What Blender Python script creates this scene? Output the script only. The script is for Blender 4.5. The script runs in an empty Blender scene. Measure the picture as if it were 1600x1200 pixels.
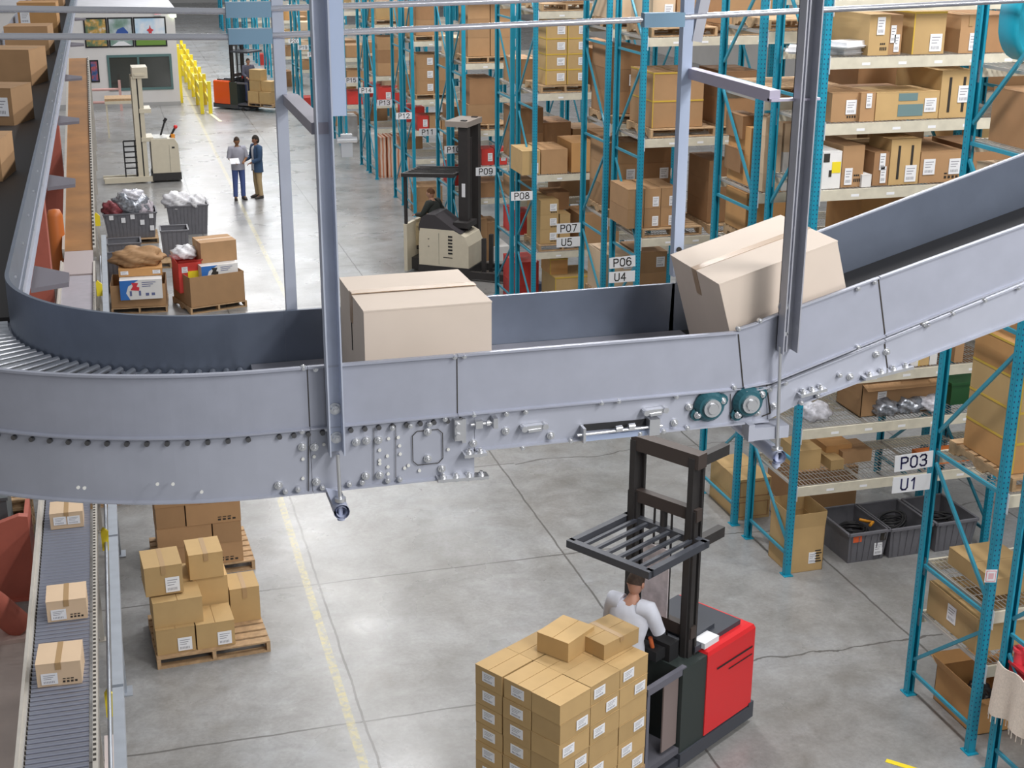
import bpy, bmesh, math, random
from mathutils import Vector, Matrix
S = bpy.context.scene
COL = S.collection
random.seed(7)
# ---------------------------------------------------------------- camera
YAW, PITCH, ROLL, H = 0.278011679, 0.329615625, 0.004196588, 7.8
cy, sy, cp, sp = math.cos(YAW), math.sin(YAW), math.cos(PITCH), math.sin(PITCH)
fwd = Vector((sy*cp, cy*cp, -sp)); rt = Vector((cy, -sy, 0)); upv = rt.cross(fwd)
r2 = rt*math.cos(ROLL) + upv*math.sin(ROLL); u2 = upv*math.cos(ROLL) - rt*math.sin(ROLL)
cam = bpy.data.cameras.new('camera'); camo = bpy.data.objects.new('camera', cam); COL.objects.link(camo)
cam.sensor_width = 36; cam.lens = 2179.9/1600*36; cam.clip_end = 400
camo.matrix_world = Matrix(((r2.x, u2.x, -fwd.x, 0), (r2.y, u2.y, -fwd.y, 0), (r2.z, u2.z, -fwd.z, H), (0, 0, 0, 1)))
S.camera = camo
# ---------------------------------------------------------------- light
S.view_settings.view_transform = 'Standard'; S.view_settings.look = 'None'
S.view_settings.gamma = 1; S.view_settings.use_curve_mapping = False
S.view_settings.exposure = 0.0
W = bpy.data.worlds.new('hall_air'); S.world = W; W.use_nodes = True
W.node_tree.nodes['Background'].inputs[0].default_value = (0.93, 0.96, 1.0, 1)
W.node_tree.nodes['Background'].inputs[1].default_value = 0.33
def lamp(name, x, y, z, sx, sy_, power, col=(1, 0.98, 0.965), rot=(0, 0, 0)):
    l = bpy.data.lights.new(name, 'AREA'); l.shape = 'RECTANGLE'; l.size = sx; l.size_y = sy_; l.energy = power; l.color = col
    o = bpy.data.objects.new(name, l); o.location = (x, y, z); o.rotation_euler = rot; COL.objects.link(o); return o
for i, yy in enumerate((1.0, 9, 17, 25, 33, 41, 50, 60, 72, 86)):      # rows of high bay lamps over the hall
    lamp('high_bay_lamp', 5.0, yy, 10.8, 0.7, 2.4, 390)
    lamp('high_bay_lamp', -6.5, yy-1.5, 10.8, 0.7, 2.4, 20)
    lamp('high_bay_lamp', 10.2, yy+2, 10.8, 0.7, 2.4, 430)
for yy in (-5.0, -1.5):                                                # the rows go on behind the camera
    for xx in (5.2, 9.6): lamp('high_bay_lamp', xx, yy, 9.8, 0.7, 2.4, 400)
for yy in (60, 70, 80, 90):                                            # unseen lights added overhead for the white glare on the far floor
    for xx in (3.2, 8.2): lamp('far_glare_light', xx, yy, 10.8, 2.6, 6.0, 420, (0.95, 0.97, 1))
# ---------------------------------------------------------------- helpers
MATS = {}
def mat(name, col, rough=0.6, metal=0.0, nscale=0, namt=0.0, rand=0.0, bump=0.0, emit=0, spec=0.5, alpha=1, detail=4):
    if name in MATS: return MATS[name]
    m = bpy.data.materials.new(name); m.use_nodes = True; nt = m.node_tree; b = nt.nodes['Principled BSDF']
    b.inputs['Base Color'].default_value = (*col, 1); b.inputs['Roughness'].default_value = rough; b.inputs['Metallic'].default_value = metal
    b.inputs['Specular IOR Level'].default_value = spec
    if alpha < 1: b.inputs['Alpha'].default_value = alpha
    if emit: b.inputs['Emission Color'].default_value = (*col, 1); b.inputs['Emission Strength'].default_value = emit
    hsv = None
    if nscale or rand:
        hsv = nt.nodes.new('ShaderNodeHueSaturation'); hsv.inputs['Color'].default_value = (*col, 1)
        nt.links.new(hsv.outputs[0], b.inputs['Base Color'])
        val = None
        if nscale:
            tc = nt.nodes.new('ShaderNodeTexCoord'); n = nt.nodes.new('ShaderNodeTexNoise'); n.inputs['Scale'].default_value = nscale; n.inputs['Detail'].default_value = detail
            nt.links.new(tc.outputs['Object'], n.inputs['Vector'])
            mr = nt.nodes.new('ShaderNodeMapRange'); mr.inputs[1].default_value = 0.25; mr.inputs[2].default_value = 0.75; mr.inputs[3].default_value = 1-namt; mr.inputs[4].default_value = 1+namt
            nt.links.new(n.outputs['Fac'], mr.inputs[0]); val = mr.outputs[0]
            if bump:
                bp = nt.nodes.new('ShaderNodeBump'); bp.inputs['Strength'].default_value = bump; bp.inputs['Distance'].default_value = 0.01
                nt.links.new(n.outputs['Fac'], bp.inputs['Height']); nt.links.new(bp.outputs[0], b.inputs['Normal'])
        if rand:
            oi = nt.nodes.new('ShaderNodeObjectInfo'); m2 = nt.nodes.new('ShaderNodeMapRange'); m2.inputs[3].default_value = 1-rand; m2.inputs[4].default_value = 1+rand
            nt.links.new(oi.outputs['Random'], m2.inputs[0])
            if val:
                mu = nt.nodes.new('ShaderNodeMath'); mu.operation = 'MULTIPLY'; nt.links.new(val, mu.inputs[0]); nt.links.new(m2.outputs[0], mu.inputs[1]); val = mu.outputs[0]
            else: val = m2.outputs[0]
        nt.links.new(val, hsv.inputs['Value'])
    MATS[name] = m; return m

class MB:
    """collects boxes, bars, tubes and strips and links them as ONE mesh object"""
    def __init__(s): s.v = []; s.f = []; s.m = []; s.sm = []
    def add(s, vs, fs, mi=0, smooth=False):
        o = len(s.v); s.v += [tuple(p) for p in vs]
        for f in fs: s.f.append([o+i for i in f]); s.m.append(mi); s.sm.append(smooth)
        return s
    BF = ((0, 3, 2, 1), (4, 5, 6, 7), (0, 1, 5, 4), (1, 2, 6, 5), (2, 3, 7, 6), (3, 0, 4, 7))
    def box(s, x0, x1, y0, y1, z0, z1, mi=0):
        return s.add([(x0, y0, z0), (x1, y0, z0), (x1, y1, z0), (x0, y1, z0), (x0, y0, z1), (x1, y0, z1), (x1, y1, z1), (x0, y1, z1)], s.BF, mi)
    def cbox(s, c, d, mi=0):
        return s.box(c[0]-d[0]/2, c[0]+d[0]/2, c[1]-d[1]/2, c[1]+d[1]/2, c[2]-d[2]/2, c[2]+d[2]/2, mi)
    def hexa(s, p, mi=0): return s.add(p, s.BF, mi)           # 4 bottom + 4 top corners
    def taper(s, c, w0, d0, w1, d1, z0, z1, mi=0):
        x, y = c
        return s.hexa([(x-w0/2, y-d0/2, z0), (x+w0/2, y-d0/2, z0), (x+w0/2, y+d0/2, z0), (x-w0/2, y+d0/2, z0),
                       (x-w1/2, y-d1/2, z1), (x+w1/2, y-d1/2, z1), (x+w1/2, y+d1/2, z1), (x-w1/2, y+d1/2, z1)], mi)
    def bar(s, p, q, w, h, mi=0, up=(0, 0, 1)):
        p, q = Vector(p), Vector(q); d = (q-p).normalized(); u = Vector(up)
        if abs(d.dot(u)) > 0.99: u = Vector((0, 1, 0))
        a = d.cross(u).normalized()*w/2; b = a.cross(d).normalized()*h/2
        return s.add([p-a-b, p+a-b, p+a+b, p-a+b, q-a-b, q+a-b, q+a+b, q-a+b], s.BF, mi)
    def cyl(s, p, q, r, n=10, mi=0, r2=None, cap=True):
        p, q = Vector(p), Vector(q); d = (q-p).normalized(); u = Vector((0, 0, 1)) if abs(d.z) < 0.9 else Vector((1, 0, 0))
        a = d.cross(u).normalized(); b = d.cross(a).normalized(); r2 = r if r2 is None else r2
        vs = [p+(a*math.cos(t)+b*math.sin(t))*r for t in [2*math.pi*i/n for i in range(n)]] + [q+(a*math.cos(t)+b*math.sin(t))*r2 for t in [2*math.pi*i/n for i in range(n)]]
        s.add(vs, [(i, (i+1) % n, n+(i+1) % n, n+i) for i in range(n)], mi, True)
        if cap: s.add(vs, [tuple(range(n))[::-1], tuple(range(n, 2*n))], mi)
        return s
    def tube(s, pts, r, n=8, mi=0):
        pts = [Vector(p) for p in pts]; rings = []; a = None
        for i, p in enumerate(pts):
            d = (pts[min(i+1, len(pts)-1)]-pts[max(i-1, 0)]).normalized()
            if a is None: a = d.cross(Vector((0, 0, 1)) if abs(d.z) < 0.9 else Vector((1, 0, 0))).normalized()
            else: a = (a-d*a.dot(d)).normalized()
            b = d.cross(a); rr = r[i] if isinstance(r, (list, tuple)) else r
            rings.append([p+(a*math.cos(2*math.pi*k/n)+b*math.sin(2*math.pi*k/n))*rr for k in range(n)])
        return s.loft(rings, mi, True)
    def loft(s, rings, mi=0, smooth=True, cap=True):
        n = len(rings[0]); vs = [p for r in rings for p in r]; fs = []
        for j in range(len(rings)-1):
            for i in range(n): fs.append((j*n+i, j*n+(i+1) % n, (j+1)*n+(i+1) % n, (j+1)*n+i))
        s.add(vs, fs, mi, smooth)
        if cap: s.add(rings[0], [tuple(range(n))[::-1]], mi); s.add(rings[-1], [tuple(range(n))], mi)
        return s
    def prism(s, poly, a, b, ax=1, mi=0):     # polygon in the plane normal to axis ax, from a to b
        def P(u, v, t): return ((t, u, v), (u, t, v), (u, v, t))[ax]
        n = len(poly); vs = [P(u, v, a) for u, v in poly]+[P(u, v, b) for u, v in poly]
        return s.add(vs, [tuple(range(n)), tuple(range(n, 2*n))]+[(i, (i+1) % n, n+(i+1) % n, n+i) for i in range(n)], mi)
    def ell(s, c, r, nu=12, nv=8, mi=0, fn=None):
        rings = []
        for j in range(1, nv):
            t = math.pi*j/nv; ring = []
            for i in range(nu):
                a = 2*math.pi*i/nu; d = Vector((math.sin(t)*math.cos(a), math.sin(t)*math.sin(a), -math.cos(t)))
                if fn: d = fn(d)
                ring.append((c[0]+d.x*r[0], c[1]+d.y*r[1], c[2]+d.z*r[2]))
            rings.append(ring)
        return s.loft(rings, mi, True)
    def mesh(s, name, mats):
        me = bpy.data.meshes.new(name); me.from_pydata(s.v, [], s.f)
        for m in (mats if isinstance(mats, (list, tuple)) else [mats]): me.materials.append(m)
        me.polygons.foreach_set('material_index', s.m); me.polygons.foreach_set('use_smooth', s.sm)
        bm = bmesh.new(); bm.from_mesh(me); bmesh.ops.recalc_face_normals(bm, faces=bm.faces); bm.to_mesh(me); bm.free()
        me.update(); return me
    def build(s, name, mats, parent=None, loc=(0, 0, 0), rz=0):
        return ob(name, s.mesh(name, mats), parent, loc, rz)
def ob(name, me, parent=None, loc=(0, 0, 0), rz=0):
    o = bpy.data.objects.new(name, me); COL.objects.link(o)
    o.location = loc; o.rotation_euler = (0, 0, rz)
    if parent: o.parent = parent
    return o
def tag(o, label=None, cat=None, group=None, kind=None):
    if label: o['label'] = label
    if cat: o['category'] = cat
    if group: o['group'] = group
    if kind: o['kind'] = kind
    return o
def thing(name, label, cat, loc=(0, 0, 0), rz=0, group=None):
    o = bpy.data.objects.new(name, None); COL.objects.link(o); o.location = loc; o.rotation_euler = (0, 0, rz)
    o.empty_display_size = 0.1
    return tag(o, label, cat, group)
def copy_tree(o, parent=None):
    c = o.copy(); COL.objects.link(c); c.parent = parent
    for ch in list(KIDS.get(o.name, [])) or list(o.children): copy_tree(ch, c)
    return c
KIDS = {}
def text(body, size, loc, parent, m, rot=(math.pi/2, 0, 0), name='lettering', ext=0.0008, align='CENTER', sx=1.0):
    cu = bpy.data.curves.new(name, 'FONT'); cu.body = body; cu.size = size; cu.extrude = ext; cu.align_x = align; cu.align_y = 'CENTER'; cu.offset = size*0.012; cu.resolution_u = 4
    t = bpy.data.objects.new(name, cu); me = bpy.data.meshes.new_from_object(t); bpy.data.objects.remove(t); bpy.data.curves.remove(cu)
    me.materials.clear(); me.materials.append(m)
    o = ob(name, me, parent, loc); o.rotation_euler = rot; o.scale = (sx, 1, 1); return o
def struct(o): o['kind'] = 'structure'; return o
PI = math.pi
# ---------------------------------------------------------------- materials
STEEL = mat('powder_coat_grey', (0.40, 0.42, 0.49), 0.45, 0.25, 6, 0.05)
STEEL2 = mat('guard_grey', (0.38, 0.40, 0.475), 0.42, 0.3, 9, 0.05)
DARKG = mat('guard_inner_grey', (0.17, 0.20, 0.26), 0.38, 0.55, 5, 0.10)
HANG = mat('hanger_blue_grey', (0.47, 0.51, 0.61), 0.45, 0.2, 8, 0.06)
ZINC = mat('zinc', (0.72, 0.73, 0.75), 0.28, 0.85)
ROLLER = mat('roller_steel', (0.62, 0.64, 0.68), 0.3, 0.85)
BLACK = mat('black_rubber', (0.015, 0.015, 0.017), 0.75)
TRUCKBLK = mat('truck_black', (0.035, 0.032, 0.032), 0.5, 0.0, 10, 0.1)
TEAL = mat('rack_teal', (0.008, 0.27, 0.40), 0.42, 0.0, 5, 0.06)
BEAM = mat('beam_cream', (0.62, 0.58, 0.47), 0.5, 0, 8, 0.10)
WIRE = mat('wire_deck_zinc', (0.55, 0.53, 0.50), 0.4, 0.6)
WOOD = mat('pallet_wood', (0.44, 0.29, 0.16), 0.8, 0, 14, 0.25, 0.12)
WHITE = mat('paper_white', (0.82, 0.83, 0.86), 0.6)
INK = mat('ink_navy', (0.02, 0.02, 0.10), 0.6)
INKB = mat('print_black', (0.03, 0.025, 0.02), 0.7)
RED = mat('truck_red', (0.72, 0.03, 0.03), 0.35)
CREAM = mat('truck_cream', (0.66, 0.60, 0.47), 0.4, 0, 6, 0.04)
YELLOW = mat('safety_yellow', (0.85, 0.68, 0.03), 0.45)
REDCOL = mat('column_red', (0.42, 0.11, 0.075), 0.6, 0, 5, 0.08)
TOTE = mat('tote_grey', (0.16, 0.16, 0.18), 0.5, 0, 12, 0.08)
CARTON = {
 'b': mat('cardboard_brown', (0.40, 0.235, 0.115), 0.75, 0, 5, 0.06, 0.14),
 'd': mat('cardboard_dark', (0.33, 0.18, 0.085), 0.75, 0, 5, 0.07, 0.15),
 'p': mat('cardboard_pale', (0.66, 0.49, 0.33), 0.75, 0, 4, 0.04, 0.06),
 'y': mat('cardboard_tan', (0.50, 0.335, 0.15), 0.75, 0, 5, 0.05, 0.10),
 'o': mat('cardboard_orange', (0.54, 0.29, 0.11), 0.75, 0, 5, 0.06, 0.08),
 'k': mat('cardboard_kraft_light', (0.62, 0.53, 0.45), 0.75, 0, 4, 0.04, 0.02),
 'w': mat('cardboard_white', (0.74, 0.73, 0.72), 0.6, 0, 5, 0.04, 0.04),
 'r': mat('box_red', (0.62, 0.05, 0.04), 0.5, 0, 5, 0.05, 0.15)}
TAPE = mat('tape_brown', (0.42, 0.27, 0.13), 0.35)
TAPEY = mat('tape_yellow', (0.62, 0.42, 0.06), 0.4)

# ---------------------------------------------------------------- floor
def floor_mat():
    m = bpy.data.materials.new('polished_concrete'); m.use_nodes = True; nt = m.node_tree; b = nt.nodes['Principled BSDF']; L = nt.links.new
    N = lambda t: nt.nodes.new('ShaderNode'+t)
    tc = N('TexCoord')
    def noise(sc, det, dis=0, rough=0.5):
        n = N('TexNoise'); n.inputs['Scale'].default_value = sc; n.inputs['Detail'].default_value = det; n.inputs['Distortion'].default_value = dis; n.inputs['Roughness'].default_value = rough
        L(tc.outputs['Object'], n.inputs['Vector']); return n.outputs['Fac']
    def ramp(src, stops):
        r = N('ValToRGB'); e = r.color_ramp.elements
        e[0].position, e[0].color = stops[0][0], (*stops[0][1], 1); e[1].position, e[1].color = stops[-1][0], (*stops[-1][1], 1)
        for p, c in stops[1:-1]: k = e.new(p); k.color = (*c, 1)
        L(src, r.inputs[0]); return r.outputs[0]
    def mth(op, a, bb=None, c=None):
        n = N('Math'); n.operation = op
        for i, x in enumerate((a, bb, c)):
            if x is None: continue
            if isinstance(x, (int, float)): n.inputs[i].default_value = x
            else: L(x, n.inputs[i])
        return n.outputs[0]
    def mix(f, a, bb, mode='MIX'):
        n = N('Mix'); n.data_type = 'RGBA'; n.blend_type = mode
        for k, x in (('Factor', f), ('A', a), ('B', bb)):
            i = [s for s in n.inputs if s.name == k and s.enabled][0]
            if isinstance(x, (int, float)): i.default_value = x
            elif isinstance(x, tuple): i.default_value = (*x, 1)
            else: L(x, i)
        return [s for s in n.outputs if s.enabled][0]
    big = ramp(noise(0.5, 8, 0.3, 0.68), [(0.30, (0.23, 0.222, 0.208)), (0.52, (0.31, 0.31, 0.308)), (0.72, (0.37, 0.382, 0.40))])
    med = ramp(noise(2.6, 9, 0.5, 0.7), [(0.32, (0.74, 0.73, 0.72)), (0.70, (1.10, 1.10, 1.11))])
    c = mix(1.0, big, med, 'MULTIPLY')
    fine = ramp(noise(22, 6, 0, 0.65), [(0.28, (0.84, 0.84, 0.83)), (0.72, (1.08, 1.08, 1.08))])
    c = mix(1.0, c, fine, 'MULTIPLY')
    # dark scuffs with a shape of their own
    sc = ramp(noise(1.1, 7, 0.8, 0.65), [(0.55, (0, 0, 0)), (0.78, (1, 1, 1))])
    c = mix(mth('MULTIPLY', sc, 0.5), c, (0.16, 0.145, 0.125))
    sep = N('SeparateXYZ'); L(tc.outputs['Object'], sep.inputs[0]); X, Y = sep.outputs[0], sep.outputs[1]
    wob = mth('MULTIPLY', mth('SUBTRACT', noise(2.2, 3), 0.5), 0.05)
    # the joint breaks into a wandering crack towards the racks
    gate = mth('GREATER_THAN', X, 5.3)
    crk = mth('MULTIPLY', gate, mth('MULTIPLY', mth('SUBTRACT', noise(1.5, 7), 0.5), 0.42))
    def groove(axis, off, per, extra=None):
        t = mth('ADD', mth('SUBTRACT', axis, off), wob)
        if extra: t = mth('ADD', t, extra)
        return mth('LESS_THAN', mth('PINGPONG', t, per/2), 0.013)      # 0 at each joint
    j = mth('MAXIMUM', groove(X, 1.94, 3.13), groove(Y, 12.18, 3.13, crk))
    c = mix(mth('MULTIPLY', j, 0.85), c, (0.09, 0.085, 0.08))
    # worn yellow aisle lines
    def yline(x0, w, ya, yb):
        inside = mth('LESS_THAN', mth('ABSOLUTE', mth('SUBTRACT', X, x0)), w)
        return mth('MULTIPLY', inside, mth('MULTIPLY', mth('GREATER_THAN', Y, ya), mth('LESS_THAN', Y, yb)))
    yl = mth('MAXIMUM', yline(1.80, 0.045, 0, 24), yline(3.22, 0.05, 24, 90))
    worn = ramp(noise(14, 8, 0.5, 0.7), [(0.38, (0, 0, 0)), (0.60, (0.8, 0.8, 0.8))])
    c = mix(mth('MULTIPLY', yl, worn), c, (0.50, 0.43, 0.17))
    L(c, b.inputs['Base Color'])
    rr = ramp(noise(0.9, 6, 0.3), [(0.3, (0.24, 0.24, 0.24)), (0.7, (0.36, 0.36, 0.36))])
    L(rr, b.inputs['Roughness']); b.inputs['Specular IOR Level'].default_value = 0.55
    bp = N('Bump'); bp.inputs['Strength'].default_value = 0.015; bp.inputs['Distance'].default_value = 0.01; L(noise(5, 6), bp.inputs['Height']); L(bp.outputs[0], b.inputs['Normal'])
    return m
f = struct(MB().box(-30, 45, -6, 140, -0.2, 0).build('floor', floor_mat()))
OFFW = mat('office_white', (0.74, 0.72, 0.71), 0.7, 0, 2, 0.03)

# ---------------------------------------------------------------- overhead conveyor
YN, YF, ZT, ZS, ZC, ZB, BED = 5.5, 6.344, 6.003, 5.725, 5.435, 5.553, 5.765
CX, CY, RO, RI = 0.51, 7.454, 1.954, 1.11
YEND = 47.0
def path(R, x1, n=64, yend=YEND, x0=None):
    """plan of a guard: straight along the aisle, round the bend, then across; gives (x, y, nx, ny), n pointing outward from the bend"""
    p = []
    if yend: p.append((CX-R, yend, -1, 0))
    for i in range(n+1):
        a = PI+PI/2*i/n; p.append((CX+R*math.cos(a), CY+R*math.sin(a), math.cos(a), math.sin(a)))
    if x1: p.append((x1, CY-R, 0, -1))
    return p
def sweep(pts, prof, mi=0, mb=None):
    mb = mb or MB(); mb.loft([[(x+nx*o, y+ny*o, z) for o, z in prof] for x, y, nx, ny in pts], mi, False); return mb
cv = thing('overhead_conveyor', 'long grey steel conveyor hung overhead, bending left and climbing right, carrying cartons', 'conveyor', (0, 0, 0))
def gprof(z0, z1, s=1, lip=0.022):   # sheet with a rolled lip at both edges, s = side the lips point to
    return [(0, z0), (s*lip, z0), (s*lip, z0+0.006), (s*0.005, z0+0.010), (s*0.005, z1-0.012), (s*lip, z1-0.010), (s*lip, z1), (0, z1)]
# outer (near) side
sweep(path(RO, 0.687), gprof(ZS, ZT)).build('guard_panel', STEEL2, cv)
for a, b in ((0.689, 1.323), (1.325, 2.62)):
    MB().loft([[(x, YN-o, z) for o, z in gprof(ZS, ZT)] for x in (a, b)], 0, False).build('guard_panel', STEEL2, cv)
it = lambda x: 6.06+0.277*(x-2.77)         # climbing section: top edge, seam, bottom edge
isx = lambda x: 5.764+0.311*(x-2.87)
ib = lambda x: 5.624+0.280*(x-2.96)
def slab(poly, y0, y1, name, m): return MB().prism(poly, y0, y1, 1).build(name, m, cv)
def incl(xs, zf, y0, y1, th, mb):          # a strip following zf along xs
    mb.loft([[(x, y0, zf(x)), (x, y1, zf(x)), (x, y1, zf(x)+th), (x, y0, zf(x)+th)] for x in xs], 0, False); return mb
slab([(2.60, 6.0), (2.6225, 6.0), (2.6655, 5.729), (2.60, 5.729)], YN-0.004, YN, 'guard_panel', STEEL2)
kt = [(2.622, 6.018), (2.70, 6.036), (2.77, 6.06), (3.305, it(3.305))]; ks = [(3.366, isx(3.366)), (2.87, 5.764), (2.80, 5.742), (2.665, 5.729)]
slab(kt+ks, YN-0.005, YN, 'guard_panel', STEEL2)
slab([(3.309, it(3.309)), (6.4, it(6.4)), (6.46, isx(6.46)), (3.37, isx(3.37))], YN-0.005, YN, 'guard_panel', STEEL2)
mb = MB()
for P in (kt, [(3.309, it(3.309)), (6.4, it(6.4))]):
    mb.loft([[(x, YN-0.022, z-0.007), (x, YN, z-0.007), (x, YN, z), (x, YN-0.022, z)] for x, z in P], 0, False)
for P in (ks[::-1], [(3.37, isx(3.37)), (6.46, isx(6.46))]):
    for dz in (0, -0.022): mb.loft([[(x, YN-0.02, z+dz), (x, YN, z+dz), (x, YN, z+0.006+dz), (x, YN-0.02, z+0.006+dz)] for x, z in P], 0, False)
mb.build('guard_lip', STEEL, cv)
# outer frame channels
fprof = [(-0.03, ZC), (0.016, ZC), (0.016, ZC+0.006), (-0.002, ZC+0.010), (-0.002, ZS-0.006), (0.012, ZS-0.006), (0.012, ZS), (-0.03, ZS)]
sweep(path(RO, 0.687), fprof).build('frame_channel', STEEL, cv)
def ch(a, b, z0): MB().loft([[(x, YN-o, z) for o, z in [(-0.03, z0), (0.018, z0), (0.018, z0+0.006), (-0.002, z0+0.01), (-0.002, ZS-0.004), (0.010, ZS-0.004), (0.010, ZS), (-0.03, ZS)]] for x in (a, b)], 0, False).build('frame_channel', STEEL, cv)
ch(0.689, 1.40, ZC); ch(1.402, 2.80, ZB)
slab([(2.802, ZB+0.005), (2.96, ib(2.96)), (3.40, ib(3.40)), (3.372, isx(3.372)-0.024), (2.87, 5.738), (2.78, 5.712)], YN-0.002, YN+0.03, 'frame_channel', STEEL)
slab([(3.403, ib(3.403)), (6.5, ib(6.5)), (6.46, isx(6.46)-0.024), (3.375, isx(3.375)-0.024)], YN-0.002, YN+0.03, 'frame_channel', STEEL)
incl((2.97, 6.5), ib, YN-0.02, YN+0.03, 0.006, MB()).build('frame_lip', STEEL, cv)
# inner (far) side
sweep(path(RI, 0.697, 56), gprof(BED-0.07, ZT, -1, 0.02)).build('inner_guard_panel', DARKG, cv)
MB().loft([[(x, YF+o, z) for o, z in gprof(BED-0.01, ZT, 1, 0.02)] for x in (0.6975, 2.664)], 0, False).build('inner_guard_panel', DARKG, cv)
fg = lambda x: 6.036+0.30*(x-2.82)
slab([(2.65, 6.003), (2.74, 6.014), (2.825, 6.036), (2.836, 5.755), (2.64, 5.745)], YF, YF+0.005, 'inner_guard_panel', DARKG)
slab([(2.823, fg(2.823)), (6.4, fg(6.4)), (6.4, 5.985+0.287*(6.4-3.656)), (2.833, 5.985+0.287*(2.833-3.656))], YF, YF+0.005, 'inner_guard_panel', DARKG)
incl((2.82, 6.4), fg, YF-0.002, YF+0.022, -0.007, MB()).build('guard_lip', STEEL, cv)
incl((2.84, 6.4), lambda x: 5.985+0.287*(x-3.656), YF-0.012, YF, 0.006, MB()).build('guard_lip', STEEL, cv)
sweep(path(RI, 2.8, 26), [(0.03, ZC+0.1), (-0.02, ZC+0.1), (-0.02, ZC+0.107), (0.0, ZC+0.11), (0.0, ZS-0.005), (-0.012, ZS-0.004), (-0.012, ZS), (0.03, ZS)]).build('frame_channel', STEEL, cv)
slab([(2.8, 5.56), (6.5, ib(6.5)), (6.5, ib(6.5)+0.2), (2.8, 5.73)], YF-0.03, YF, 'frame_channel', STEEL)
# ribbed flange and rivet holes along the receding inner side
mb = MB(); xg = CX-RI
for i in range(46):
    y = 8.0+i*0.85
    mb.cyl((xg, y, 5.84), (xg+0.014, y, 5.84), 0.010, 6); mb.cyl((xg, y+0.3, 5.68), (xg+0.02, y+0.3, 5.68), 0.012, 6)
mb.build('rivet', ZINC, cv)['kind'] = 'stuff'
mb = MB()
for i in range(70):
    y = 7.7+i*0.05; mb.box(xg-0.001, xg+0.007, y, y+0.02, 5.70, 5.716)
mb.build('perforation', INKB, cv)['kind'] = 'stuff'
for y in (9.1, 12.6, 16.5, 20.8, 26, 32):
    MB().prism([(xg+0.01, y), (xg+0.24, y+0.10), (xg+0.24, y+0.36), (xg+0.01, y+0.62)], 5.46, 5.49, 2).build('support_gusset', mat('gusset_mauve', (0.17, 0.155, 0.18), 0.5, 0.2), cv)
# beds: rollers round the bend, belts on the straights
MB().box(0.53, 2.70, YN+0.03, YF-0.005, BED-0.03, BED-0.008).build('slider_bed', mat('belt_grey', (0.30, 0.30, 0.34), 0.5, 0.2, 10, 0.06), cv)
mb = MB(); bz = lambda x: 5.757+0.287*(x-2.74)
mb.loft([[(x, YN+0.03, z), (x, YF-0.006, z), (x, YF-0.006, z-0.025), (x, YN+0.03, z-0.025)] for x, z in ((2.70, 5.754), (2.76, bz(2.76)-0.006), (2.9, bz(2.9)-0.01), (6.4, bz(6.4)-0.02))], 0, False)
mb.build('belt', BLACK, cv)
MB().box(CX-RO+0.03, xg-0.005, CY+0.02, YEND, BED-0.03, BED-0.008).build('belt', mat('belt_dark', (0.035, 0.03, 0.028), 0.6), cv)
MB().loft([[(CX+r*math.cos(a), CY+r*math.sin(a), z) for r, z in ((RI-0.005, BED-0.13), (RO-0.02, BED-0.13), (RO-0.02, BED-0.11), (RI-0.005, BED-0.11))] for a in [PI+PI/2*i/16 for i in range(17)]], 0, False).build('bed_pan', BLACK, cv)
roll = MB().cyl((RI+0.012, 0, 0), (RO-0.03, 0, 0), 0.015, 12, 0, 0.026).mesh('roller', ROLLER)
for i in range(28):
    a = PI+PI/2*(i+0.5)/28; o = ob('roller', roll, cv, (CX, CY, BED-0.030), a)
# axle ends under the seam
axm = MB().cyl((0, 0.008, 0), (0, -0.014, 0), 0.011, 8).mesh('axle_end', mat('axle_dark', (0.12, 0.12, 0.125), 0.35, 0.6))
for i in range(24):
    a = PI*1.5-0.04-0.042*i; ob('axle_end', axm, cv, (CX+RO*math.cos(a), CY+RO*math.sin(a), ZS-0.022), a-1.5*PI)
for k in range(14):
    ob('axle_end', axm, cv, (0.56+0.06*k, YN, ZS-0.022))
# bolts on the near side
bm_s = MB().cyl((0, 0.004, 0), (0, -0.012, 0), 0.0115, 8).cyl((0, -0.012, 0), (0, -0.02, 0), 0.007, 6).mesh('bolt', ZINC)
bm_l = MB().cyl((0, 0.004, 0), (0, -0.006, 0), 0.018, 10).cyl((0, -0.006, 0), (0, -0.018, 0), 0.0125, 6).cyl((0, -0.018, 0), (0, -0.028, 0), 0.006, 6).mesh('bolt', ZINC)
bm_d = MB().cyl((0, 0.002, 0), (0, -0.004, 0), 0.0075, 8).mesh('rivet', mat('rivet_pale', (0.8, 0.8, 0.76), 0.4, 0.3))
for x, z in ((0.652, 5.647), (0.703, 5.641), (0.881, 5.646), (0.925, 5.648), (0.977, 5.645), (0.917, 5.486), (0.978, 5.483), (0.705, 5.483), (0.545, 5.484), (1.192, 5.662), (1.19, 5.537), (1.252, 5.483), (1.394, 5.588), (1.747, 5.588), (2.334, 5.591), (2.402, 5.661), (2.555, 5.678), (2.436, 5.618), (2.639, 5.605), (2.752, 5.694), (2.674, 5.714), (2.742, 5.601), (2.795, 5.712), (2.824, 5.625), (3.205, 5.735), (3.332, 5.834), (3.385, 5.842), (3.584, 5.96), (1.541, 5.63)):
    ob('bolt', bm_l, cv, (x, YN-0.002, z))
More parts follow.
